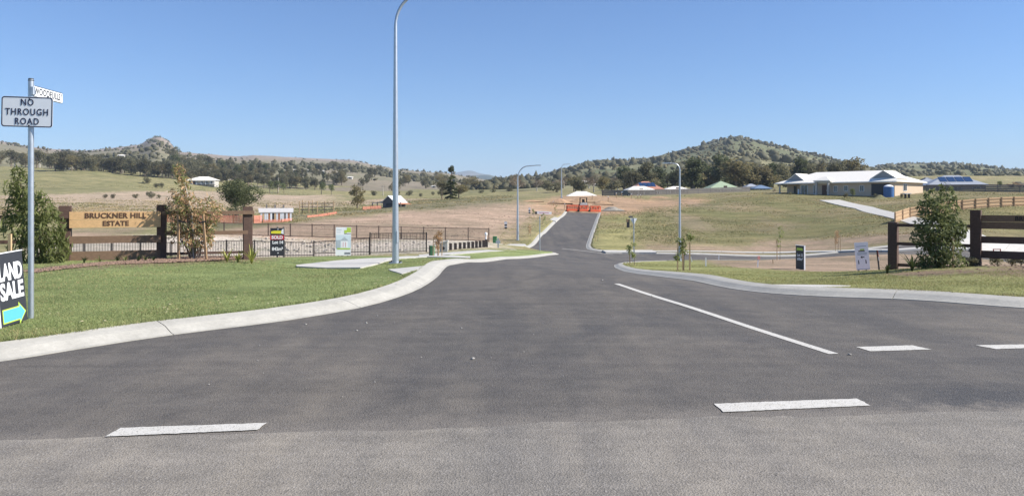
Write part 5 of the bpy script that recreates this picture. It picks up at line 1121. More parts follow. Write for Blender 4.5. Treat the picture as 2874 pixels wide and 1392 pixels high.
# green pillars, headwall, bollards
for px, d, y0, y1, lb in ((1213.5, 44, 690, 719, 'squat green service pillar beside the staked tan sapling'), (1389, 72, 664, 684, 'small green service pillar by the second footpath')):
    p = G(px, d); h = H(y1 - y0, d); w = H(12, d); r = thing('service_pillar', lb, 'pillar', p); m = MB(); m.box((0, 0, h * .45), (w, w * .9, h * .9), bev=w * .12); m.build('body', 'green_plastic', r); m = MB(); m.box((0, 0, h * .95), (w * 1.08, w * .98, h * .10), bev=w * .14); m.build('lid', 'green_plastic', r); m = MB(); m.box((0, -w * .46, h * .5), (w * .7, .01, h * .6)); m.build('door', 'green_plastic', r)
p = G(1207, 45.5); r = thing('timber_post', 'short dark timber post just behind the squat green pillar', 'post', p); m = MB(); m.box((0, 0, H(15, 45)), (.12, .12, H(30, 45)), bev=.01); m.build('body', 'fence_black', r)
d = 62; p = G(1398, d); r = thing('hydrant_post', 'grey post with a cross plate near the small green pillar', 'post', p); m = MB(); m.box((0, 0, H(14, d)), (.11, .11, H(28, d))); m.build('body', 'galvanised', r); m = MB(); m.box((0, -.06, H(17, d)), (.36, .02, .22)); m.build('plate', 'print_grey', r)
d = 56; p = G(1245, d); r = thing('headwall', 'small white concrete headwall with a sloping cap beside the bollards', 'headwall', p); w = H(22, d)
m = MB(); m.slab_xz([(-w * .5, -.2), (w * .5, -.2), (w * .5, H(29, d)), (-w * .5, H(22, d))], 0, .5); m.build('wall', 'concrete', r); m = MB(); m.beam((-w * .62, .2, H(23.5, d)), (w * .56, .2, H(31.5, d)), .62, .09); m.build('cap', 'concrete', r); m = MB(); m.tube([(-w * .05, -.02, .28), (-w * .05, .05, .28)], .12, 10); m.build('outlet', 'dark_metal', r)
bol = None
for i, (cx_, yt, yb, d) in enumerate([(1500, 808, 922, 58), (1577, 806, 914, 58.4), (1652, 798, 905, 58.8), (1720, 795, 900, 59.2), (1787, 786, 894, 59.6), (1853, 780, 888, 60), (1912, 775, 888, 60.4), (1970, 772, 884, 60.8), (2025, 768, 882, 61.2), (2070, 745, 876, 61.6)]):
    px = 1000 + cx_ / 5.67; y0, y1 = 540 + yt / 5.67, 540 + yb / 5.67; p = G(px, d); h = H(y1 - y0, d)
    lb = ['dark timber bollard nearest the white headwall, first of the row'] + ['%s dark timber bollard from the white headwall' % s for s in ('second', 'third', 'fourth', 'fifth', 'sixth', 'seventh', 'eighth', 'ninth')] + ['last dark timber bollard of the row, with the white marker behind it']
    r = thing('bollard', lb[i], 'bollard', p, 0.2, 'timber bollards along the left footpath'); w = H(7.3, d)
    m = MB(); m.slab_xz([(-w / 2, -.2), (w / 2, -.2), (w / 2, h * .93), (w * .4, h * .97), (-w * .4, h), (-w / 2, h * .98)], -w / 2, w / 2); m.build('body', 'fence_black', r); m = MB(); m.box((0, 0, h * .80), (w * 1.05, w * 1.05, h * .05)); m.build('groove_band', 'timber_stain', r)
d = 63; p = G(1364, d); r = thing('marker_post', 'white round-topped marker post behind the last bollard', 'post', p); h = H(696 - 655, d); m = MB(); m.tube([(0, 0, -.1), (0, 0, h * .78)], .05, 8); m.build('stem', 'print_white', r); m = MB(); m.tube([(0, 0, h * .76), (0, 0, h * .86), (0, 0, h * .96), (0, 0, h)], [.07, .12, .11, .04], 10); m.build('head', 'print_white', r)
# ------------------------------------------------------------------ buildings
def window(parent, x, z, w, h, y=0.0, axis='x', fr='print_white', nm='window'):
    """recessed look: glass set behind a proud frame, on a wall facing -y (axis x) or +x (axis y)"""
    f = MB(); t = 0.07; g = MB(); mul = MB()
    def bx(m, cx, cz, sx, sz, dep, dy):
        if axis == 'x': m.box((cx, y + dy, cz), (sx, dep, sz))
        else: m.box((y - dy, cx, cz), (dep, sx, sz))
    bx(f, x - w / 2, z, t, h + t, .10, -.02); bx(f, x + w / 2, z, t, h + t, .10, -.02); bx(f, x, z + h / 2, w - t, t, .10, -.02); bx(f, x, z - h / 2, w - t, t, .10, -.02); bx(f, x, z, t * .6, h - t, .08, -.02)
    q = f.build(nm, fr, parent); bx(g, x, z, w - t, h - t, .03, -.012); g.build('pane', 'glass', q); return q
def hip(m, x0, x1, y0, y1, ze, rise, ins, ov=0.6, th=0.16):
    """hip roof with eaves; the ridge runs along x"""
    a, b, c, d_ = x0 - ov, x1 + ov, y0 - ov, y1 + ov; ym = (c + d_) / 2
    v = [(a, c, ze), (b, c, ze), (b, d_, ze), (a, d_, ze), (a + ins, ym, ze + rise), (b - ins, ym, ze + rise)]; v += [(p[0], p[1], ze - th) for p in v[:4]]
    m.add(v, [(0, 1, 5, 4), (1, 2, 5), (2, 3, 4, 5), (3, 0, 4), (0, 6, 7, 1), (1, 7, 8, 2), (2, 8, 9, 3), (3, 9, 6, 0), (9, 8, 7, 6)])
# the long cream house on the right: local x runs along the street front (0 = right-hand corner, negative to the left)
corner = wpos(2511, 140); TH = math.radians(-48); LEN, WID = 22.6, 13.2
o = Vector((corner.x, corner.y, zp(549, 140)))
r = thing('house', 'long low cream house with a white hipped roof and grey gables on the right slope', 'house', o, TH)
EH = 2.45
m = MB(); m.box((-LEN / 2 + 2.2, WID / 2, EH / 2 - 0.75), (LEN - 4.4, WID, EH + 1.5)); w_ = m.build('wall', 'wall_cream', r)
m = MB(); m.box((-LEN + 2.2, WID / 2 + 1.6, EH / 2 - 0.75), (4.395, WID - 3.2, EH + 1.5)); m.build('wall', 'wall_cream', r)
m = MB(); m.box((-LEN + 0.1, 0.1, EH / 2 - .2), (0.24, 0.24, EH + .4)); m.build('patio_post', 'wall_pale', r); m = MB(); m.box((-LEN + 4.2, 0.0, .55), (0.26, 0.26, 1.7)); m.build('patio_post', 'print_white', r)
m = MB(); hip(m, -LEN, 0, 0, WID, EH + .18, 2.25, 5.2); rf = m.build('roof', 'roof_white', r)
m = MB(); hip(m, -LEN + 4.6, -LEN + 8.4, -1.0, 4.0, EH + .30, 0.01, .3, .3); 
# right-hand projecting wing with a Dutch gable to the front
gx = -2.4
def dutch(cx, w, zb, hgt, y0, y1, mat_roof, mat_gable):
    m = MB(); m.slab_xz([(cx - w / 2, zb), (cx + w / 2, zb), (cx, zb + hgt)], y0 + .15, y0 + .3); m.build('gable', mat_gable, r)
    m = MB(); t = .10
    for s in (-1, 1): m.add([(cx + s * (w / 2 + .25), y0, zb - .10), (cx, y0, zb + hgt + .10), (cx, y1, zb + hgt + .10), (cx + s * (w / 2 + .25), y1, zb - .10), (cx + s * (w / 2 + .25), y0, zb - .22), (cx, y0, zb + hgt - .02), (cx, y1, zb + hgt - .02), (cx + s * (w / 2 + .25), y1, zb - .22)], [(0, 1, 2, 3), (7, 6, 5, 4), (0, 4, 5, 1), (3, 2, 6, 7)])
    m.build('gable_roof', mat_roof, r)
dutch(gx, 4.4, EH + .78, 1.35, 0.9, 6.5, 'roof_white', 'gable_grey')
dutch(-LEN + 3.0, 3.4, EH + .75, 1.25, 0.9, 6.0, 'roof_white', 'gable_grey')
m = MB(); m.add([(gx - 2.9, -.62, EH + .12), (gx + 3.05, -.62, EH + .12), (gx + 2.4, 1.0, EH + .80), (gx - 2.3, 1.0, EH + .80), (gx - 2.9, -.62, EH - .06), (gx + 3.05, -.62, EH - .06)], [(0, 1, 2, 3), (0, 4, 5, 1)]); m.build('gable_roof', 'roof_white', r)
ex = -LEN * 0.57
m = MB(); m.box((ex - .2, -.55, EH + .36), (3.3, 1.5, .14)); m.build('porch_roof', 'roof_white', r)
m = MB(); hip(m, ex - 1.6, ex + 1.2, -1.0, 1.8, EH + .55, .75, 1.4, .25, .1); m.build('porch_roof', 'roof_white', r)
for x in (-1.35, 1.0): m = MB(); m.box((ex + x, -1.0, EH / 2 - .2), (.34, .34, EH + 1.0)); m.build('porch_column', 'wall_pale', r)
m = MB(); m.box((ex - .15, -.03, 1.05), (1.1, .08, 2.1)); dr = m.build('door', 'timber_stain', r); m = MB(); m.box((ex + .25, -.09, 1.05), (.05, .06, .25)); m.build('handle', 'galvanised', dr)
for u, z, w, h in ((-10.9, 1.35, .6, 1.1), (-8.9, 1.4, .7, 1.0), (-5.9, 1.35, .75, 1.1), (-15.0, 1.25, .65, 1.7)): window(r, u, z, w, h, 0.0)
window(r, -17.2, 1.1, 1.35, 2.1, 0.0, nm='sliding_door'); window(r, -20.8, 1.2, .5, 1.7, 3.2, fr='dark_metal'); window(r, -19.4, 1.2, .5, 1.7, 3.2, fr='dark_metal')
window(r, 4.6, 1.55, 1.5, 1.3, 0.0, 'y')
m = MB(); m.box((-2.5, -.02, 1.1), (3.3, .06, 2.2)); m.build('carport_shade_panel', 'dark_metal', r)  # flat dark panel on the wall, painted as the shade inside the carport
m = MB(); m.box((-LEN / 2, -.66, EH + .02), (LEN + 1.2, .12, .14)); m.build('gutter', 'roof_white', r)
m = MB(); m.box((1.2, 9.7, 1.3), (.02, .02, .02)); 
p = G(2494, 138.5); t_ = thing('water_tank', 'round blue water tank at the corner of the cream house', 'tank', p); h = H(35, 138.5); rr_ = H(13.5, 138.5)
m = MB(); m.tube([(0, 0, -.3), (0, 0, h * .84)], rr_, 24); m.build('body', 'tank_blue', t_); m = MB(); m.tube([(0, 0, h * .84), (0, 0, h * .93), (0, 0, h)], [rr_, rr_ * .72, rr_ * .2], 24); m.build('lid', 'print_white', t_)
for k in range(4): m = MB(); m.tube([(0, 0, h * (.12 + .18 * k)), (0, 0, h * (.12 + .18 * k) + .06)], rr_ * 1.025, 24); m.build('rib', 'tank_blue', t_)
for px, d, h, k, lb in [(2393, 139, 1.9, 'mango', 'small tree against the middle of the cream house front'), (2374, 140, 1.2, 'bush0', 'low shrub left of the small tree by the cream house'), (2458, 137, 1.0, 'bush1', 'low shrub by the carport of the cream house'), (2530, 134, 1.1, 'bush2', 'potted shrub by the lit end wall of the cream house'), (2218, 150, .8, 'bush0', 'low shrub by the patio of the cream house'), (2172, 151, 1.6, 'bare0', 'dry brown shrub at the left end of the cream house')]:
    plant_tree(k, 'garden_shrub', lb, 'shrub', G(px, d), h, None, .8)
p = G(2546, 133); t_ = thing('patio_table', 'white topped table on dark legs outside the end wall of the cream house', 'table', p); m = MB(); m.box((0, 0, .8), (1.1, .7, .12)); m.build('top', 'print_white', t_)
for i, j in ((-1, -1), (1, -1), (1, 1), (-1, 1)): m = MB(); m.box((i * .3, j * .2, .37), (.14, .14, .74)); m.build('leg', 'dark_metal', t_)
def house(px, d, L, Wd, eh, rise, rz, label, wall, roof, name='house', ins=None, wins=3, group=None, sink=1.0, z=None, solar=0, pz=None):
    p = gz(px, d); 
    if z is not None: p.z = z
    r = thing(name, label, 'house', p, rz, group)
    m = MB(); m.box((0, Wd / 2, eh / 2 - sink / 2), (L, Wd, eh + sink)); m.build('wall', wall, r)
    m = MB(); hip(m, -L / 2, L / 2, 0, Wd, eh + .15, rise, ins if ins is not None else Wd * .5, .5); rf = m.build('roof', roof, r)
    for k in range(wins): window(r, -L / 2 + L * (k + .5) / wins, eh * .52, min(1.5, L / wins * .45), 1.1)
    if wins > 1: m = MB(); m.box((-L / 2 + L * .5 / wins + L / wins * .5, -.02, 1.0), (.9, .06, 2.0)); m.build('door', 'timber_stain', r)
    if solar:
        sl_ = rise / (Wd / 2 + .5); 
        for k in range(solar):
            x = -L * .22 + k * L * .46 / max(1, solar - 1); y0 = -.5 + (Wd / 2 + .5) * .30; y1 = -.5 + (Wd / 2 + .5) * .80; z0 = eh + .15 + (y0 + .5) * sl_ + .08; z1 = eh + .15 + (y1 + .5) * sl_ + .08; hw = L * .46 / max(1, solar - 1) * .44
            m = MB(); m.add([(x - hw, y0, z0), (x + hw, y0, z0), (x + hw, y1, z1), (x - hw, y1, z1), (x - hw, y0, z0 - .05), (x + hw, y0, z0 - .05), (x + hw, y1, z1 - .05), (x - hw, y1, z1 - .05)], [(0, 1, 2, 3), (0, 4, 5, 1), (1, 5, 6, 2), (2, 6, 7, 3), (3, 7, 4, 0)]); m.build('solar_panel', 'solar', rf)
    return r
ZP = zp
house(1637, 172, 7.6, 6.5, 1.75, 1.45, 0.05, 'new house with a bright white hipped roof at the end of the hill road', 'wall_brick', 'roof_white', z=ZP(579, 172), wins=4, sink=1.5)
house(1820, 185, 6.6, 6, 2.0, 1.9, 0.1, 'house with an orange tiled roof and dark solar panels behind the paling fence', 'wall_pale', 'roof_tile', z=ZP(556, 185), solar=4)
house(1800, 180, 5.6, 4, 1.5, .9, 0.1, 'low house with a white front roof before the orange tiled roof', 'wall_pale', 'roof_white', z=ZP(553, 180), wins=2)
house(1902, 190, 5.0, 4.5, 1.4, .75, 0.0, 'low house with a flat-looking white roof behind the right street lamp', 'wall_pale', 'roof_white', z=ZP(549, 190), wins=2)
house(2036, 195, 7.9, 9, 1.0, 2.2, 0.0, 'house showing only a pale green hipped roof above the dark fence', 'wall_pale', 'roof_green', z=ZP(544, 195), wins=2)
house(2112, 205, 2.6, 3, 1.9, .8, 0.0, 'small grey-roofed outbuilding beside the blue roof', 'wall_pale', 'roof_grey', z=ZP(546, 205), wins=1)
house(2141, 196, 3.7, 4, 1.1, .9, 0.0, 'shed with a blue hipped roof left of the cream house', 'wall_pale', 'roof_blue', z=ZP(543, 196), wins=1)
house(2688, 170, 11.0, 9, 1.6, 2.2, -0.25, 'house with a wide grey hipped roof carrying four solar panels, behind the broadleaf shrub', 'wall_brick', 'roof_grey', z=ZP(541, 170), solar=4)
house(2606, 185, 3.2, 5, 2.0, 1.1, -0.3, 'small grey-roofed house just right of the cream house', 'wall_brick', 'roof_grey', z=ZP(536, 185), wins=1)
# farmhouse with a verandah in the left paddock
FD = hit(566, 519)[1]; r = house(566, FD, 74 * FD / F * .92, 8, 2.0, 1.5, 0.12, 'white-roofed farmhouse with a dark verandah behind the half-dead tree', 'wall_pale', 'roof_white', z=zp(518, FD), wins=5, sink=1.0)
FW = 74 * FD / F * .92
for k in range(7): m = MB(); m.box((-FW * .53 + k * FW * 1.06 / 6, -.9, .85), (.12, .12, 2.2)); m.build('verandah_post', 'print_white', r)
m = MB(); m.box((0, -.5, -.1), (FW * 1.1, 1.2, .12)); m.build('verandah_floor', 'grey_timber', r); m = MB(); m.add([(-FW * .57, -1.2, 1.75), (FW * .57, -1.2, 1.75), (FW * .55, .2, 2.25), (-FW * .55, .2, 2.25), (-FW * .57, -1.2, 1.68), (FW * .57, -1.2, 1.68)], [(0, 1, 2, 3), (0, 4, 5, 1)]); m.build('verandah_roof', 'roof_white', r)
FD2 = hit(612, 505)[1]; house(612, FD2, 60 * FD2 / F * .9, 6, 1.9, 1.1, -0.1, 'second white roof in the trees behind the farmhouse', 'wall_pale', 'roof_white', z=zp(505, FD2), sink=1.0)
for px, py, wpx, lb in [(833, 485, 24, 'tiny white house high on the left hillside above the wooded rise'), (869, 484, 14, 'tiny pale shed right of the white hillside house'), (901, 486, 16, 'tiny grey-white house among trees on the left hillside'), (1217, 528, 14, 'tiny white house on the green slope left of the bunya pine'), (231, 445, 26, 'tiny pale house above the tree belt beside the street sign'), (338, 445, 22, 'tiny white house below the rocky peak'), (982, 504, 14, 'tiny pale roof on the slope left of the tall street lamp'), (1636, 521, 32, 'white roofed house on the foot of the conical hill above the new house'), (1670, 523, 12, 'tiny white shed on the foot of the conical hill')]:
    d = hhit(px, py); L = wpx * d / F * .9; house(px, d, L, L * .6, L * .22 + .3, L * .16, random.uniform(-.3, .3), lb, 'far_white', 'roof_white', sink=2, wins=3 if wpx > 15 else 1)
# shed of mismatched sheets, left
d = 97; p = G(775, d); r = thing('shed', 'low lean-to shed clad in mismatched white and rusty upright sheets', 'shed', p, 0.30); w = H(84, d); h = H(27, d)
m = MB(); m.box((0, 1.6, h / 2 - .3), (w - .08, 3.0, h + .5)); m.build('wall', 'weather_wood', r)
cols = ['corrugated_white', 'pale_timber', 'corrugated_white', 'corrugated_white', 'rust', 'print_white', 'dark_metal', 'pale_timber', 'corrugated_white', 'rust', 'corrugated_white', 'corrugated_white', 'grey_timber', 'corrugated_white', 'rust', 'corrugated_white']
for k, cm in enumerate(cols): x = -w / 2 + w * (k + .5) / len(cols); m = MB(); m.box((x, .06, h / 2 - .15), (w / len(cols) - .02, .06 + .02 * (k % 2), h - .02 * (k % 3) + .3)); m.build('sheet', cm, r)
m = MB(); m.add([(-w / 2 - .2, -.03, h - .02), (w / 2 + .2, -.03, h - .02), (w / 2 + .3, 3.3, h + .45), (-w / 2 - .3, 3.3, h + .45), (-w / 2 - .2, -.03, h - .12), (w / 2 + .2, -.03, h - .12), (w / 2 + .3, 3.3, h + .35), (-w / 2 - .3, 3.3, h + .35)], [(0, 1, 2, 3), (7, 6, 5, 4), (0, 4, 5, 1), (1, 5, 6, 2), (2, 6, 7, 3), (3, 7, 4, 0)]); m.build('roof', 'roof_iron', r)
for k in range(3): m = MB(); m.box((-w * .31 + k * 1.05, 3.8, h + .2), (.2, .2, 1.4)); m.build('pole', 'grey_timber', r)
# weathered barn with a lean-to
d = 133; p = G(1091, d); r = thing('barn', 'weathered grey timber barn with a pale gabled roof and an open lean-to', 'barn', p, -0.42); bw, bd, bh = 2.35, 3.6, 1.05
m = MB(); m.box((0, bd / 2, bh / 2 - .3), (bw, bd, bh + .6)); m.slab_xz([(-bw / 2, bh), (bw / 2, bh), (0, bh + .95)], 0, .1); m.slab_xz([(-bw / 2, bh), (bw / 2, bh), (0, bh + .95)], bd - .1, bd); m.build('wall', 'weather_wood', r)
for k in range(11): x = -bw / 2 + bw * (k + .5) / 11; ht = bh + .95 * (1 - abs(x) / (bw / 2)); m = MB(); m.box((x, -.03, ht / 2), (bw / 11 - .02, .04, ht)); m.build('plank', 'weather_wood', r)
m = MB()
for s in (-1, 1): m.add([(s * (bw / 2 + .3), -.25, bh - .2), (0, -.25, bh + 1.05), (0, bd + .25, bh + 1.05), (s * (bw / 2 + .3), bd + .25, bh - .2), (s * (bw / 2 + .3), -.25, bh - .28), (0, -.25, bh + .97), (0, bd + .25, bh + .97), (s * (bw / 2 + .3), bd + .25, bh - .28)], [(0, 1, 2, 3), (7, 6, 5, 4), (0, 4, 5, 1), (3, 2, 6, 7)])
m.build('roof', 'corrugated_white', r); m = MB(); m.box((.15, -.06, .55), (1.2, .04, .45)); m.build('barn_shade_panel', 'dark_metal', r)  # dark panel over the planks stands in for the shade inside the barn
m = MB(); m.add([(bw / 2, -.2, bh - .1), (bw / 2 + 1.3, -.2, bh - .45), (bw / 2 + 1.3, bd, bh - .45), (bw / 2, bd, bh - .1), (bw / 2, -.2, bh - .18), (bw / 2 + 1.3, -.2, bh - .53)], [(0, 1, 2, 3), (0, 4, 5, 1)]); m.build('lean_to_roof', 'rust', r)
m = MB(); m.add([(-bw / 2 - .02, 0, bh + .1), (-bw / 2 - 2.3, 0, bh - .25), (-bw / 2 - 2.3, 2.6, bh - .25), (-bw / 2 - .02, 2.6, bh + .1), (-bw / 2 - .02, 0, bh), (-bw / 2 - 2.3, 0, bh - .35)], [(0, 1, 2, 3), (0, 4, 5, 1)]); m.build('lean_to_roof', 'roof_iron', r)
for x in (-bw / 2 - 2.2, -bw / 2 - 1.2, bw / 2 + 1.2, bw / 2 + .6): m = MB(); m.box((x, .05, bh * .35), (.12, .12, bh + .3)); m.build('lean_to_post', 'grey_timber', r)
# orange safety mesh
def mesh_fence(label, pts, hpx):
    Pq = [wpos(px, d) for px, d in pts]; o = Vector((Pq[0].x, Pq[0].y, zg(Pq[0].x, Pq[0].y))); r = thing('safety_mesh', label, 'mesh fence', o)
    for a, b in zip(Pq[:-1], Pq[1:]):
        za, zb = zg(a.x, a.y) - o.z, zg(b.x, b.y) - o.z; hh = H(hpx, a.y); m = MB(); n = max(3, int((b - a).length / .35)); rows = 7; th = .03
        for k in range(n + 1):
            q = k / n; c = a.lerp(b, q) - Vector((o.x, o.y, 0)); z = za + (zb - za) * q; sag = .12 * math.sin(q * math.pi); m.beam((c.x, c.y, z + .02), (c.x, c.y + .03 * math.sin(k * 2.1), z + hh - sag), .05, .012)
        for j in range(rows): f_ = (j + .3) / rows; m.beam((a.x - o.x, a.y - o.y, za + hh * f_), (b.x - o.x, b.y - o.y, zb + hh * f_), .012, hh / rows * .62)
        m.build('mesh_panel', 'mesh_orange', r)
        m = MB(); m.box((a.x - o.x, a.y - o.y, za + hh * .5), (.07, .07, hh * 1.2)); m.build('star_picket', 'rust', r)
mesh_fence('orange safety mesh strung behind the half-dead tree and up to the sheet shed', [(380, 92), (470, 92), (545, 92), (600, 92.5), (655, 93), (712, 93), (735, 94)], 22)
mesh_fence('orange safety mesh along the foot of the sheet shed', [(738, 94), (790, 95), (820, 98)], 9)
mesh_fence('low orange safety mesh running past the cattle yard rails', [(862, 105), (895, 107), (920, 110), (945, 113)], 7)
mesh_fence('orange safety mesh beside the barn lean-to', [(1018, 127), (1040, 128), (1070, 129)], 10)
# cattle yards
d = 118; p = G(870, d); r = thing('cattle_yard', 'pale timber cattle yard rails right of the sheet shed', 'yard', p)
for k, x in enumerate([-1.6, -1.2, -.2, .3, 1.1, 2.2, 3.6]): m = MB(); m.box((x, .2 * (k % 2), .9), (.13, .13, 1.9 if k not in (1, 3) else 2.2)); m.build('post', 'pale_timber', r)
for z in (.5, 1.0, 1.5): m = MB(); m.beam((-1.6, .1, z), (3.6, .1, z), .05, .10); m.build('rail', 'grey_timber', r)
# dark paling fence along the back of the right field
def paling(label, pts, h, mat, pmat, pitch=.13, rail=True, name='paling_fence', post_every=2.4, faces=False, top=None):
    Pq = [wpos(px, d) for px, d in pts]; o = Vector((Pq[0].x, Pq[0].y, zg(Pq[0].x, Pq[0].y))); r = thing(name, label, 'fence', o)
    for a, b in zip(Pq[:-1], Pq[1:]):
        L = (b - a).length; n = max(1, round(L / post_every))
        for k in range(n + (1 if (a is Pq[-2]) else 0)):
            c = a.lerp(b, k / n); z = zg(c.x, c.y) - o.z; m = MB(); m.box((c.x - o.x, c.y - o.y - (.09 if faces else -.09), z + h * .47), (.13, .10, h * 1.02)); m.build('post', pmat, r)
        for k in range(n):
            c0, c1 = a.lerp(b, k / n), a.lerp(b, (k + 1) / n); z0, z1 = zg(c0.x, c0.y) - o.z, zg(c1.x, c1.y) - o.z; t_ = (c1 - c0).normalized(); rz = math.atan2(t_.y, t_.x); m = MB(); q = max(2, int((c1 - c0).length / pitch))
            for i in range(q):
                c = c0.lerp(c1, (i + .5) / q); z = z0 + (z1 - z0) * (i + .5) / q; m.box((c.x - o.x, c.y - o.y, z + h / 2 + random.uniform(-.02, .02)), (pitch * .80, .02, h), rz)
            g = m.build('palings', mat, r); g['kind'] = 'stuff'
            for f_ in (.18, .55, .86):
                if rail: m = MB(); m.beam((c0.x - o.x, c0.y - o.y - (.04 if faces else -.04), z0 + h * f_), (c1.x - o.x, c1.y - o.y - (.04 if faces else -.04), z1 + h * f_), .05, .09); m.build('rail', pmat, r)
    return r
paling('new pale timber paling fence on the right behind the broadleaf shrub', [(2511, 86), (2553, 90), (2700, 93.5), (2880, 97.5), (2990, 100)], 1.2, 'pale_timber', 'stake', faces=True, post_every=2.2)
paling('weathered dark timber fence below the coloured roofs', [(1690, 172), (1760, 170), (1840, 172), (1960, 176), (2060, 180), (2105, 182)], 1.25, 'grey_timber', 'grey_timber', .25, post_every=3.0)
def rail_fence(label, pts, h, mat, nr):
    Pq = [wpos(px, d) for px, d in pts]; o = Vector((Pq[0].x, Pq[0].y, zg(Pq[0].x, Pq[0].y))); r = thing('boundary_fence', label, 'fence', o)
    for a, b in zip(Pq[:-1], Pq[1:]):
        n = max(1, round((b - a).length / 3))
        for k in range(n):
            c0, c1 = a.lerp(b, k / n), a.lerp(b, (k + 1) / n); z0, z1 = zg(c0.x, c0.y) - o.z, zg(c1.x, c1.y) - o.z; m = MB(); m.box((c0.x - o.x, c0.y - o.y, z0 + h * .45), (.1, .1, h * 1.1)); m.build('post', mat, r)
            for i in range(nr): f_ = (i + .6) / nr; m = MB(); m.beam((c0.x - o.x, c0.y - o.y, z0 + h * f_), (c1.x - o.x, c1.y - o.y, z1 + h * f_), .03, h / nr * .80); m.build('rail', mat, r)
rail_fence('grey board boundary fence above the pale paling fence on the far right', [(2600, 158), (2700, 150), (2800, 142), (2990, 134)], 1.35, 'grey_timber', 4)
# timber and rubble heap far right, yellowish bush
p = gz(2855, 185); r = thing('timber_heap', 'heap of brown cut timber on the skyline at the far right', 'heap', p)
for k in range(26): rn = random.Random(k); m = MB(); c = Vector((rn.uniform(-2.4, 3.4), rn.uniform(-.6, .6), rn.uniform(.1, 1.5))); c.z *= 1 - abs(c.x) / 5.5; a = rn.uniform(-.5, .5); m.beam(c - Vector((.7 * math.cos(a), .1, .7 * math.sin(a) * .4)), c + Vector((.7 * math.cos(a), .1, .7 * math.sin(a) * .4)), .2, .2); m.build('log', ['timber_rail', 'stake', 'weather_wood'][k % 3], r)
plant_tree('mango', 'yellow_bush', 'yellowish round bush beside the heap of cut timber', 'bush', gz(2807, 182), 1.8, None, 1.1)
d = 62; p = G(2798, d); r = thing('timber_trestle', 'small brown timber frame on the dirt beyond the right fence', 'frame', p); 
for x in (-.28, .28): m = MB(); m.box((x, 0, .25), (.06, .06, .5)); m.build('leg', 'red_paint', r)
for z in (.22, .46): m = MB(); m.box((0, 0, z), (.56, .05, .06)); m.build('crosspiece', 'red_paint', r)

# ------------------------------------------------------------------ road end: barriers, loader, mounds, car
def barrier(px, d, w, label, ribs):
    p = G(px, d); p.z = zr(p.x, p.y); h = H(18.5, d); r = thing('barrier', label, 'barrier', p, 0.05, 'orange barriers closing the hill road'); t = .42
    m = MB(); prof = [(-t / 2, 0), (t / 2, 0), (t / 2, h * .22), (t * .22, h * .55), (t * .18, h), (-t * .18, h), (-t * .22, h * .55), (-t / 2, h * .22)]
    n = len(prof); vs = []
    for x, k in ((-w / 2, .0), (-w / 2 + .12, 1), (w / 2 - .12, 1), (w / 2, 0)):
        for y, z in prof: vs.append((x, y * (.86 if k == 0 else 1), z * (.97 if k == 0 else 1)))
    m.add(vs, [tuple(range(n - 1, -1, -1)), tuple(3 * n + i for i in range(n))] + [(s * n + i, (s + 1) * n + i, (s + 1) * n + (i + 1) % n, s * n + (i + 1) % n) for s in range(3) for i in range(n)]); m.build('body', 'barrier_orange', r)
    for k in range(ribs):
        x = -w * .36 + w * .72 * k / (ribs - 1); sl_ = (.12 if k % 2 else -.12) if ribs < 5 else 0; m = MB(); m.beam((x - sl_, -t * .33, h * .25), (x + sl_, -t * .24, h * .85), w * .09, .06, (0, 1, 0)); m.build('moulded_rib', 'barrier_recess', r)
    for s in (-1, 1): m = MB(); m.tube([(s * (w / 2 + .03), 0, .02), (s * (w / 2 + .03), 0, h * .9)], .045, 8); m.build('joint_pin', 'rust', r)
barrier(1607, 126, 1.95, 'left orange barrier with six straight ribs closing the road', 6); barrier(1638.5, 126, 1.5, 'middle orange barrier in front of the loader', 4); barrier(1670.5, 125.5, 1.75, 'right orange barrier with slanting ribs closing the road', 4)
for px in (1623.5, 1654): p = G(px, 125.4); r = thing('rubber_block', 'black rubber foot %s the middle orange barrier' % ('left of' if px < 1640 else 'right of'), 'weight', p, 0, 'rubber blocks by the barriers'); m = MB(); m.box((0, 0, .10), (.34, .5, .24), bev=.05); m.build('body', 'rubber', r); m = MB(); m.box((0, 0, .25), (.12, .2, .06)); m.build('grip', 'rubber', r)
d = 134; p = G(1638, d); p.z = zp(583, d); r = thing('loader', 'small open-cab loader with a square roll frame behind the barriers', 'loader', p); w = H(22, d); h = H(27, d)
m = MB(); m.box((0, .6, .55), (w * .8, 1.6, .55), bev=.08); m.build('body', 'machine_white', r); m = MB(); m.box((0, -.35, .5), (w * .95, .25, .4)); m.build('bucket', 'machine_white', r)
for i, j in ((-1, 0), (1, 0), (1, 1), (-1, 1)): m = MB(); m.beam((i * w * .44, .1 + j * .9, .3), (i * w * .42, .1 + j * .9, h), .09, .09); m.build('roll_frame_post', 'dark_metal', r); m = MB(); m.tube([(i * w * .5 - .09 * i, .1 + j * 1.0, .3), (i * w * .5 + .09 * i, .1 + j * 1.0, .3)], .32, 12); wh = m.build('wheel', 'rubber', r); m = MB(); m.tube([(i * w * .5 + .08 * i, .1 + j * 1.0, .3), (i * w * .5 + .11 * i, .1 + j * 1.0, .3)], .14, 10); m.build('hub', 'machine_yellow', wh)
m = MB(); m.box((0, .55, h + .04), (w * .96, 1.2, .08)); m.build('canopy', 'dark_metal', r); m = MB(); m.box((0, .35, .95), (.45, .4, .12)); m.box((0, .58, 1.2), (.45, .1, .5)); m.build('seat', 'dark_metal', r)
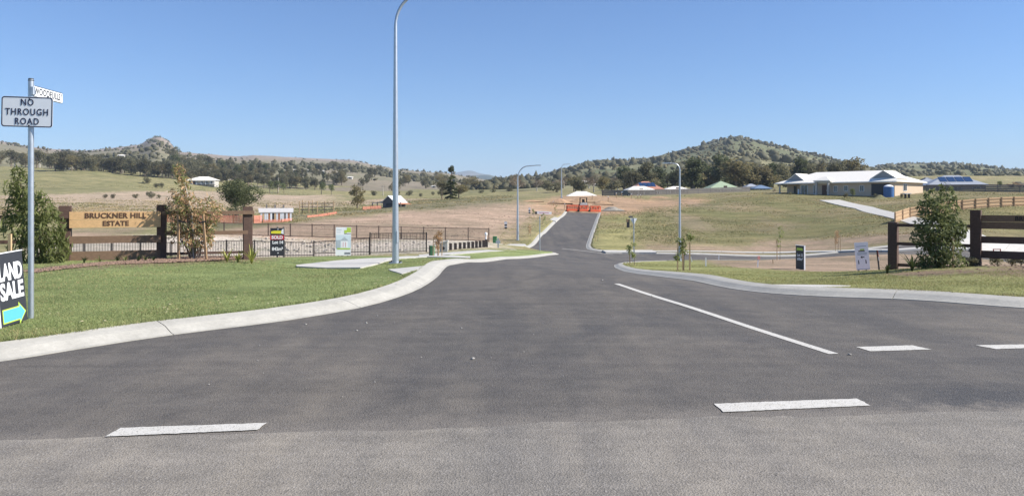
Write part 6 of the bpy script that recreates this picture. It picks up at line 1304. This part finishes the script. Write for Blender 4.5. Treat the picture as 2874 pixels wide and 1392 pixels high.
def mound(px, d, w, dep, h, mat_col, label, name, seed):
    p = gz(px, d); n = 22; rng = np.random.default_rng(seed); vs = []; c = math.cos
    X, Y = np.meshgrid(np.linspace(-1, 1, n), np.linspace(-1, 1, n)); R = np.sqrt(X * X + Y * Y); Z = np.clip(1 - R ** 1.35, 0, 1) ** 1.25 * 0.68 * (0.55 + 0.9 * fbm(X * 2.2 + seed, Y * 2.2, seed)) * h - .08
    v = np.stack([X * w / 2, Y * dep / 2, Z], -1).reshape(-1, 3); idx = np.arange(n * n).reshape(n, n); f = np.stack([idx[:-1, :-1], idx[:-1, 1:], idx[1:, 1:], idx[1:, :-1]], -1).reshape(-1, 4)
    me = np_mesh(name, v, f, 'ground', False); ca = me.color_attributes.new('Col', 'FLOAT_COLOR', 'POINT'); ca.data.foreach_set('color', np.tile(np.array([*mat_col, 1], np.float32), n * n)); o = link(name, me, None, p); tag(o, label, 'mound')
mound(1572, 138, 4.6, 5, 1.25, C_ORANGE, 'orange earth mound left of the new house at the road end', 'earth_mound', 1); mound(1690, 138, 4.0, 4, 1.15, C_ORANGE, 'orange earth mound right of the loader', 'earth_mound', 2); mound(1720, 128, 4.2, 4, 1.15, (.26, .24, .20), 'grey gravel heap right of the barriers', 'gravel_heap', 3); mound(1628, 141, 5.6, 4, 0.9, C_ORANGE, 'long low orange earth bank behind the loader', 'earth_mound', 4); mound(1492, 140, 4.5, 4, .5, C_ORANGE, 'low orange earth bank behind the white lying sign', 'earth_mound', 5); mound(1850, 155, 6.0, 4, .5, C_ORANGE, 'low orange earth bank in front of the dark fence', 'earth_mound', 6); mound(2470, 135.5, 3.2, 2.5, .9, (.24, .22, .12), 'weedy earth mound beside the blue tank', 'earth_mound', 7)
d = 165; p = gz(1756, d); r = thing('parked_car', 'dark car parked side-on by the dark fence', 'car', p); 
m = MB(); m.slab_xz([(-1.0, .25), (1.0, .25), (1.02, .6), (.95, .72), (-.95, .72), (-1.02, .6)], 0, .85); m.build('body', 'car_paint', r); m = MB(); m.slab_xz([(-.72, .722), (.62, .722), (.38, 1.1), (-.5, 1.1)], .06, .79); cb = m.build('cabin', 'glass', r); m = MB(); m.box((-.06, .42, 1.12), (.9, .7, .05)); m.build('roof', 'car_paint', cb)
for x in (-.62, .62):
    for y in (.05, .80): m = MB(); m.tube([(x, y - .08, .2), (x, y + .08, .2)], .2, 12); wh = m.build('wheel', 'rubber', r); m = MB(); m.tube([(x, y - .09, .2), (x, y + .09, .2)], .10, 8); m.build('rim', 'galvanised', wh)
for i, (px, d, h) in enumerate([(1553, 132, .8), (1585, 128, .9), (1662, 145, 1.0), (1707, 140, 1.2), (1730, 150, 1.1), (1745, 158, 1.0), (1772, 150, 1.0), (1790, 150, .8), (1798, 150, .9)]):
    p = G(px, d); r = thing('survey_stake', ordinal(i + 1) + ' pale timber stake from the left in the orange earth beyond the barriers', 'stake', p, 0, 'pale stakes in the orange earth'); m = MB(); m.box((0, 0, h / 2), (.12, .10, h)); m.build('post', 'pale_timber', r); m = MB(); m.box((0, -.01, h * .92), (.15, .12, h * .16)); m.build('painted_top', 'print_white', r)
# power poles
for px, d, h, lb in ((345, 395, 8.5, 'thin power pole in front of the tree belt under the rocky peak'), (781, 345, 6.0, 'short pale pole at the edge of the wooded rise'), (1075, 300, 4.5, 'small pole in the paddock left of the lamp')):
    p = gz(px, d); r = thing('power_pole', lb, 'pole', p); m = MB(); m.tube([(0, 0, -.3), (0, 0, h)], [.16, .10], 6); m.build('mast', 'pale_bark', r); m = MB(); m.box((0, 0, h * .94), (1.6, .12, .12)); m.build('crossarm', 'grey_timber', r)

# ------------------------------------------------------------------ air
HAZE = 0.5 / 3600
m = MB(); m.box((0, 5990, 160), (26000, 12040, 352)); hz_o = m.build('haze', None, None); hz_o['kind'] = 'stuff'; hz_o['label'] = 'pale air haze over the valley'
hm = bpy.data.materials.new('haze'); hm.use_nodes = True; nt = hm.node_tree; nt.nodes.clear(); ou = nt.nodes.new('ShaderNodeOutputMaterial'); pv = nt.nodes.new('ShaderNodeVolumePrincipled'); pv.inputs['Density'].default_value = HAZE; pv.inputs['Color'].default_value = (0.72, 0.84, 1.0, 1); nt.links.new(pv.outputs[0], ou.inputs['Volume']); hz_o.data.materials.clear(); hz_o.data.materials.append(hm)
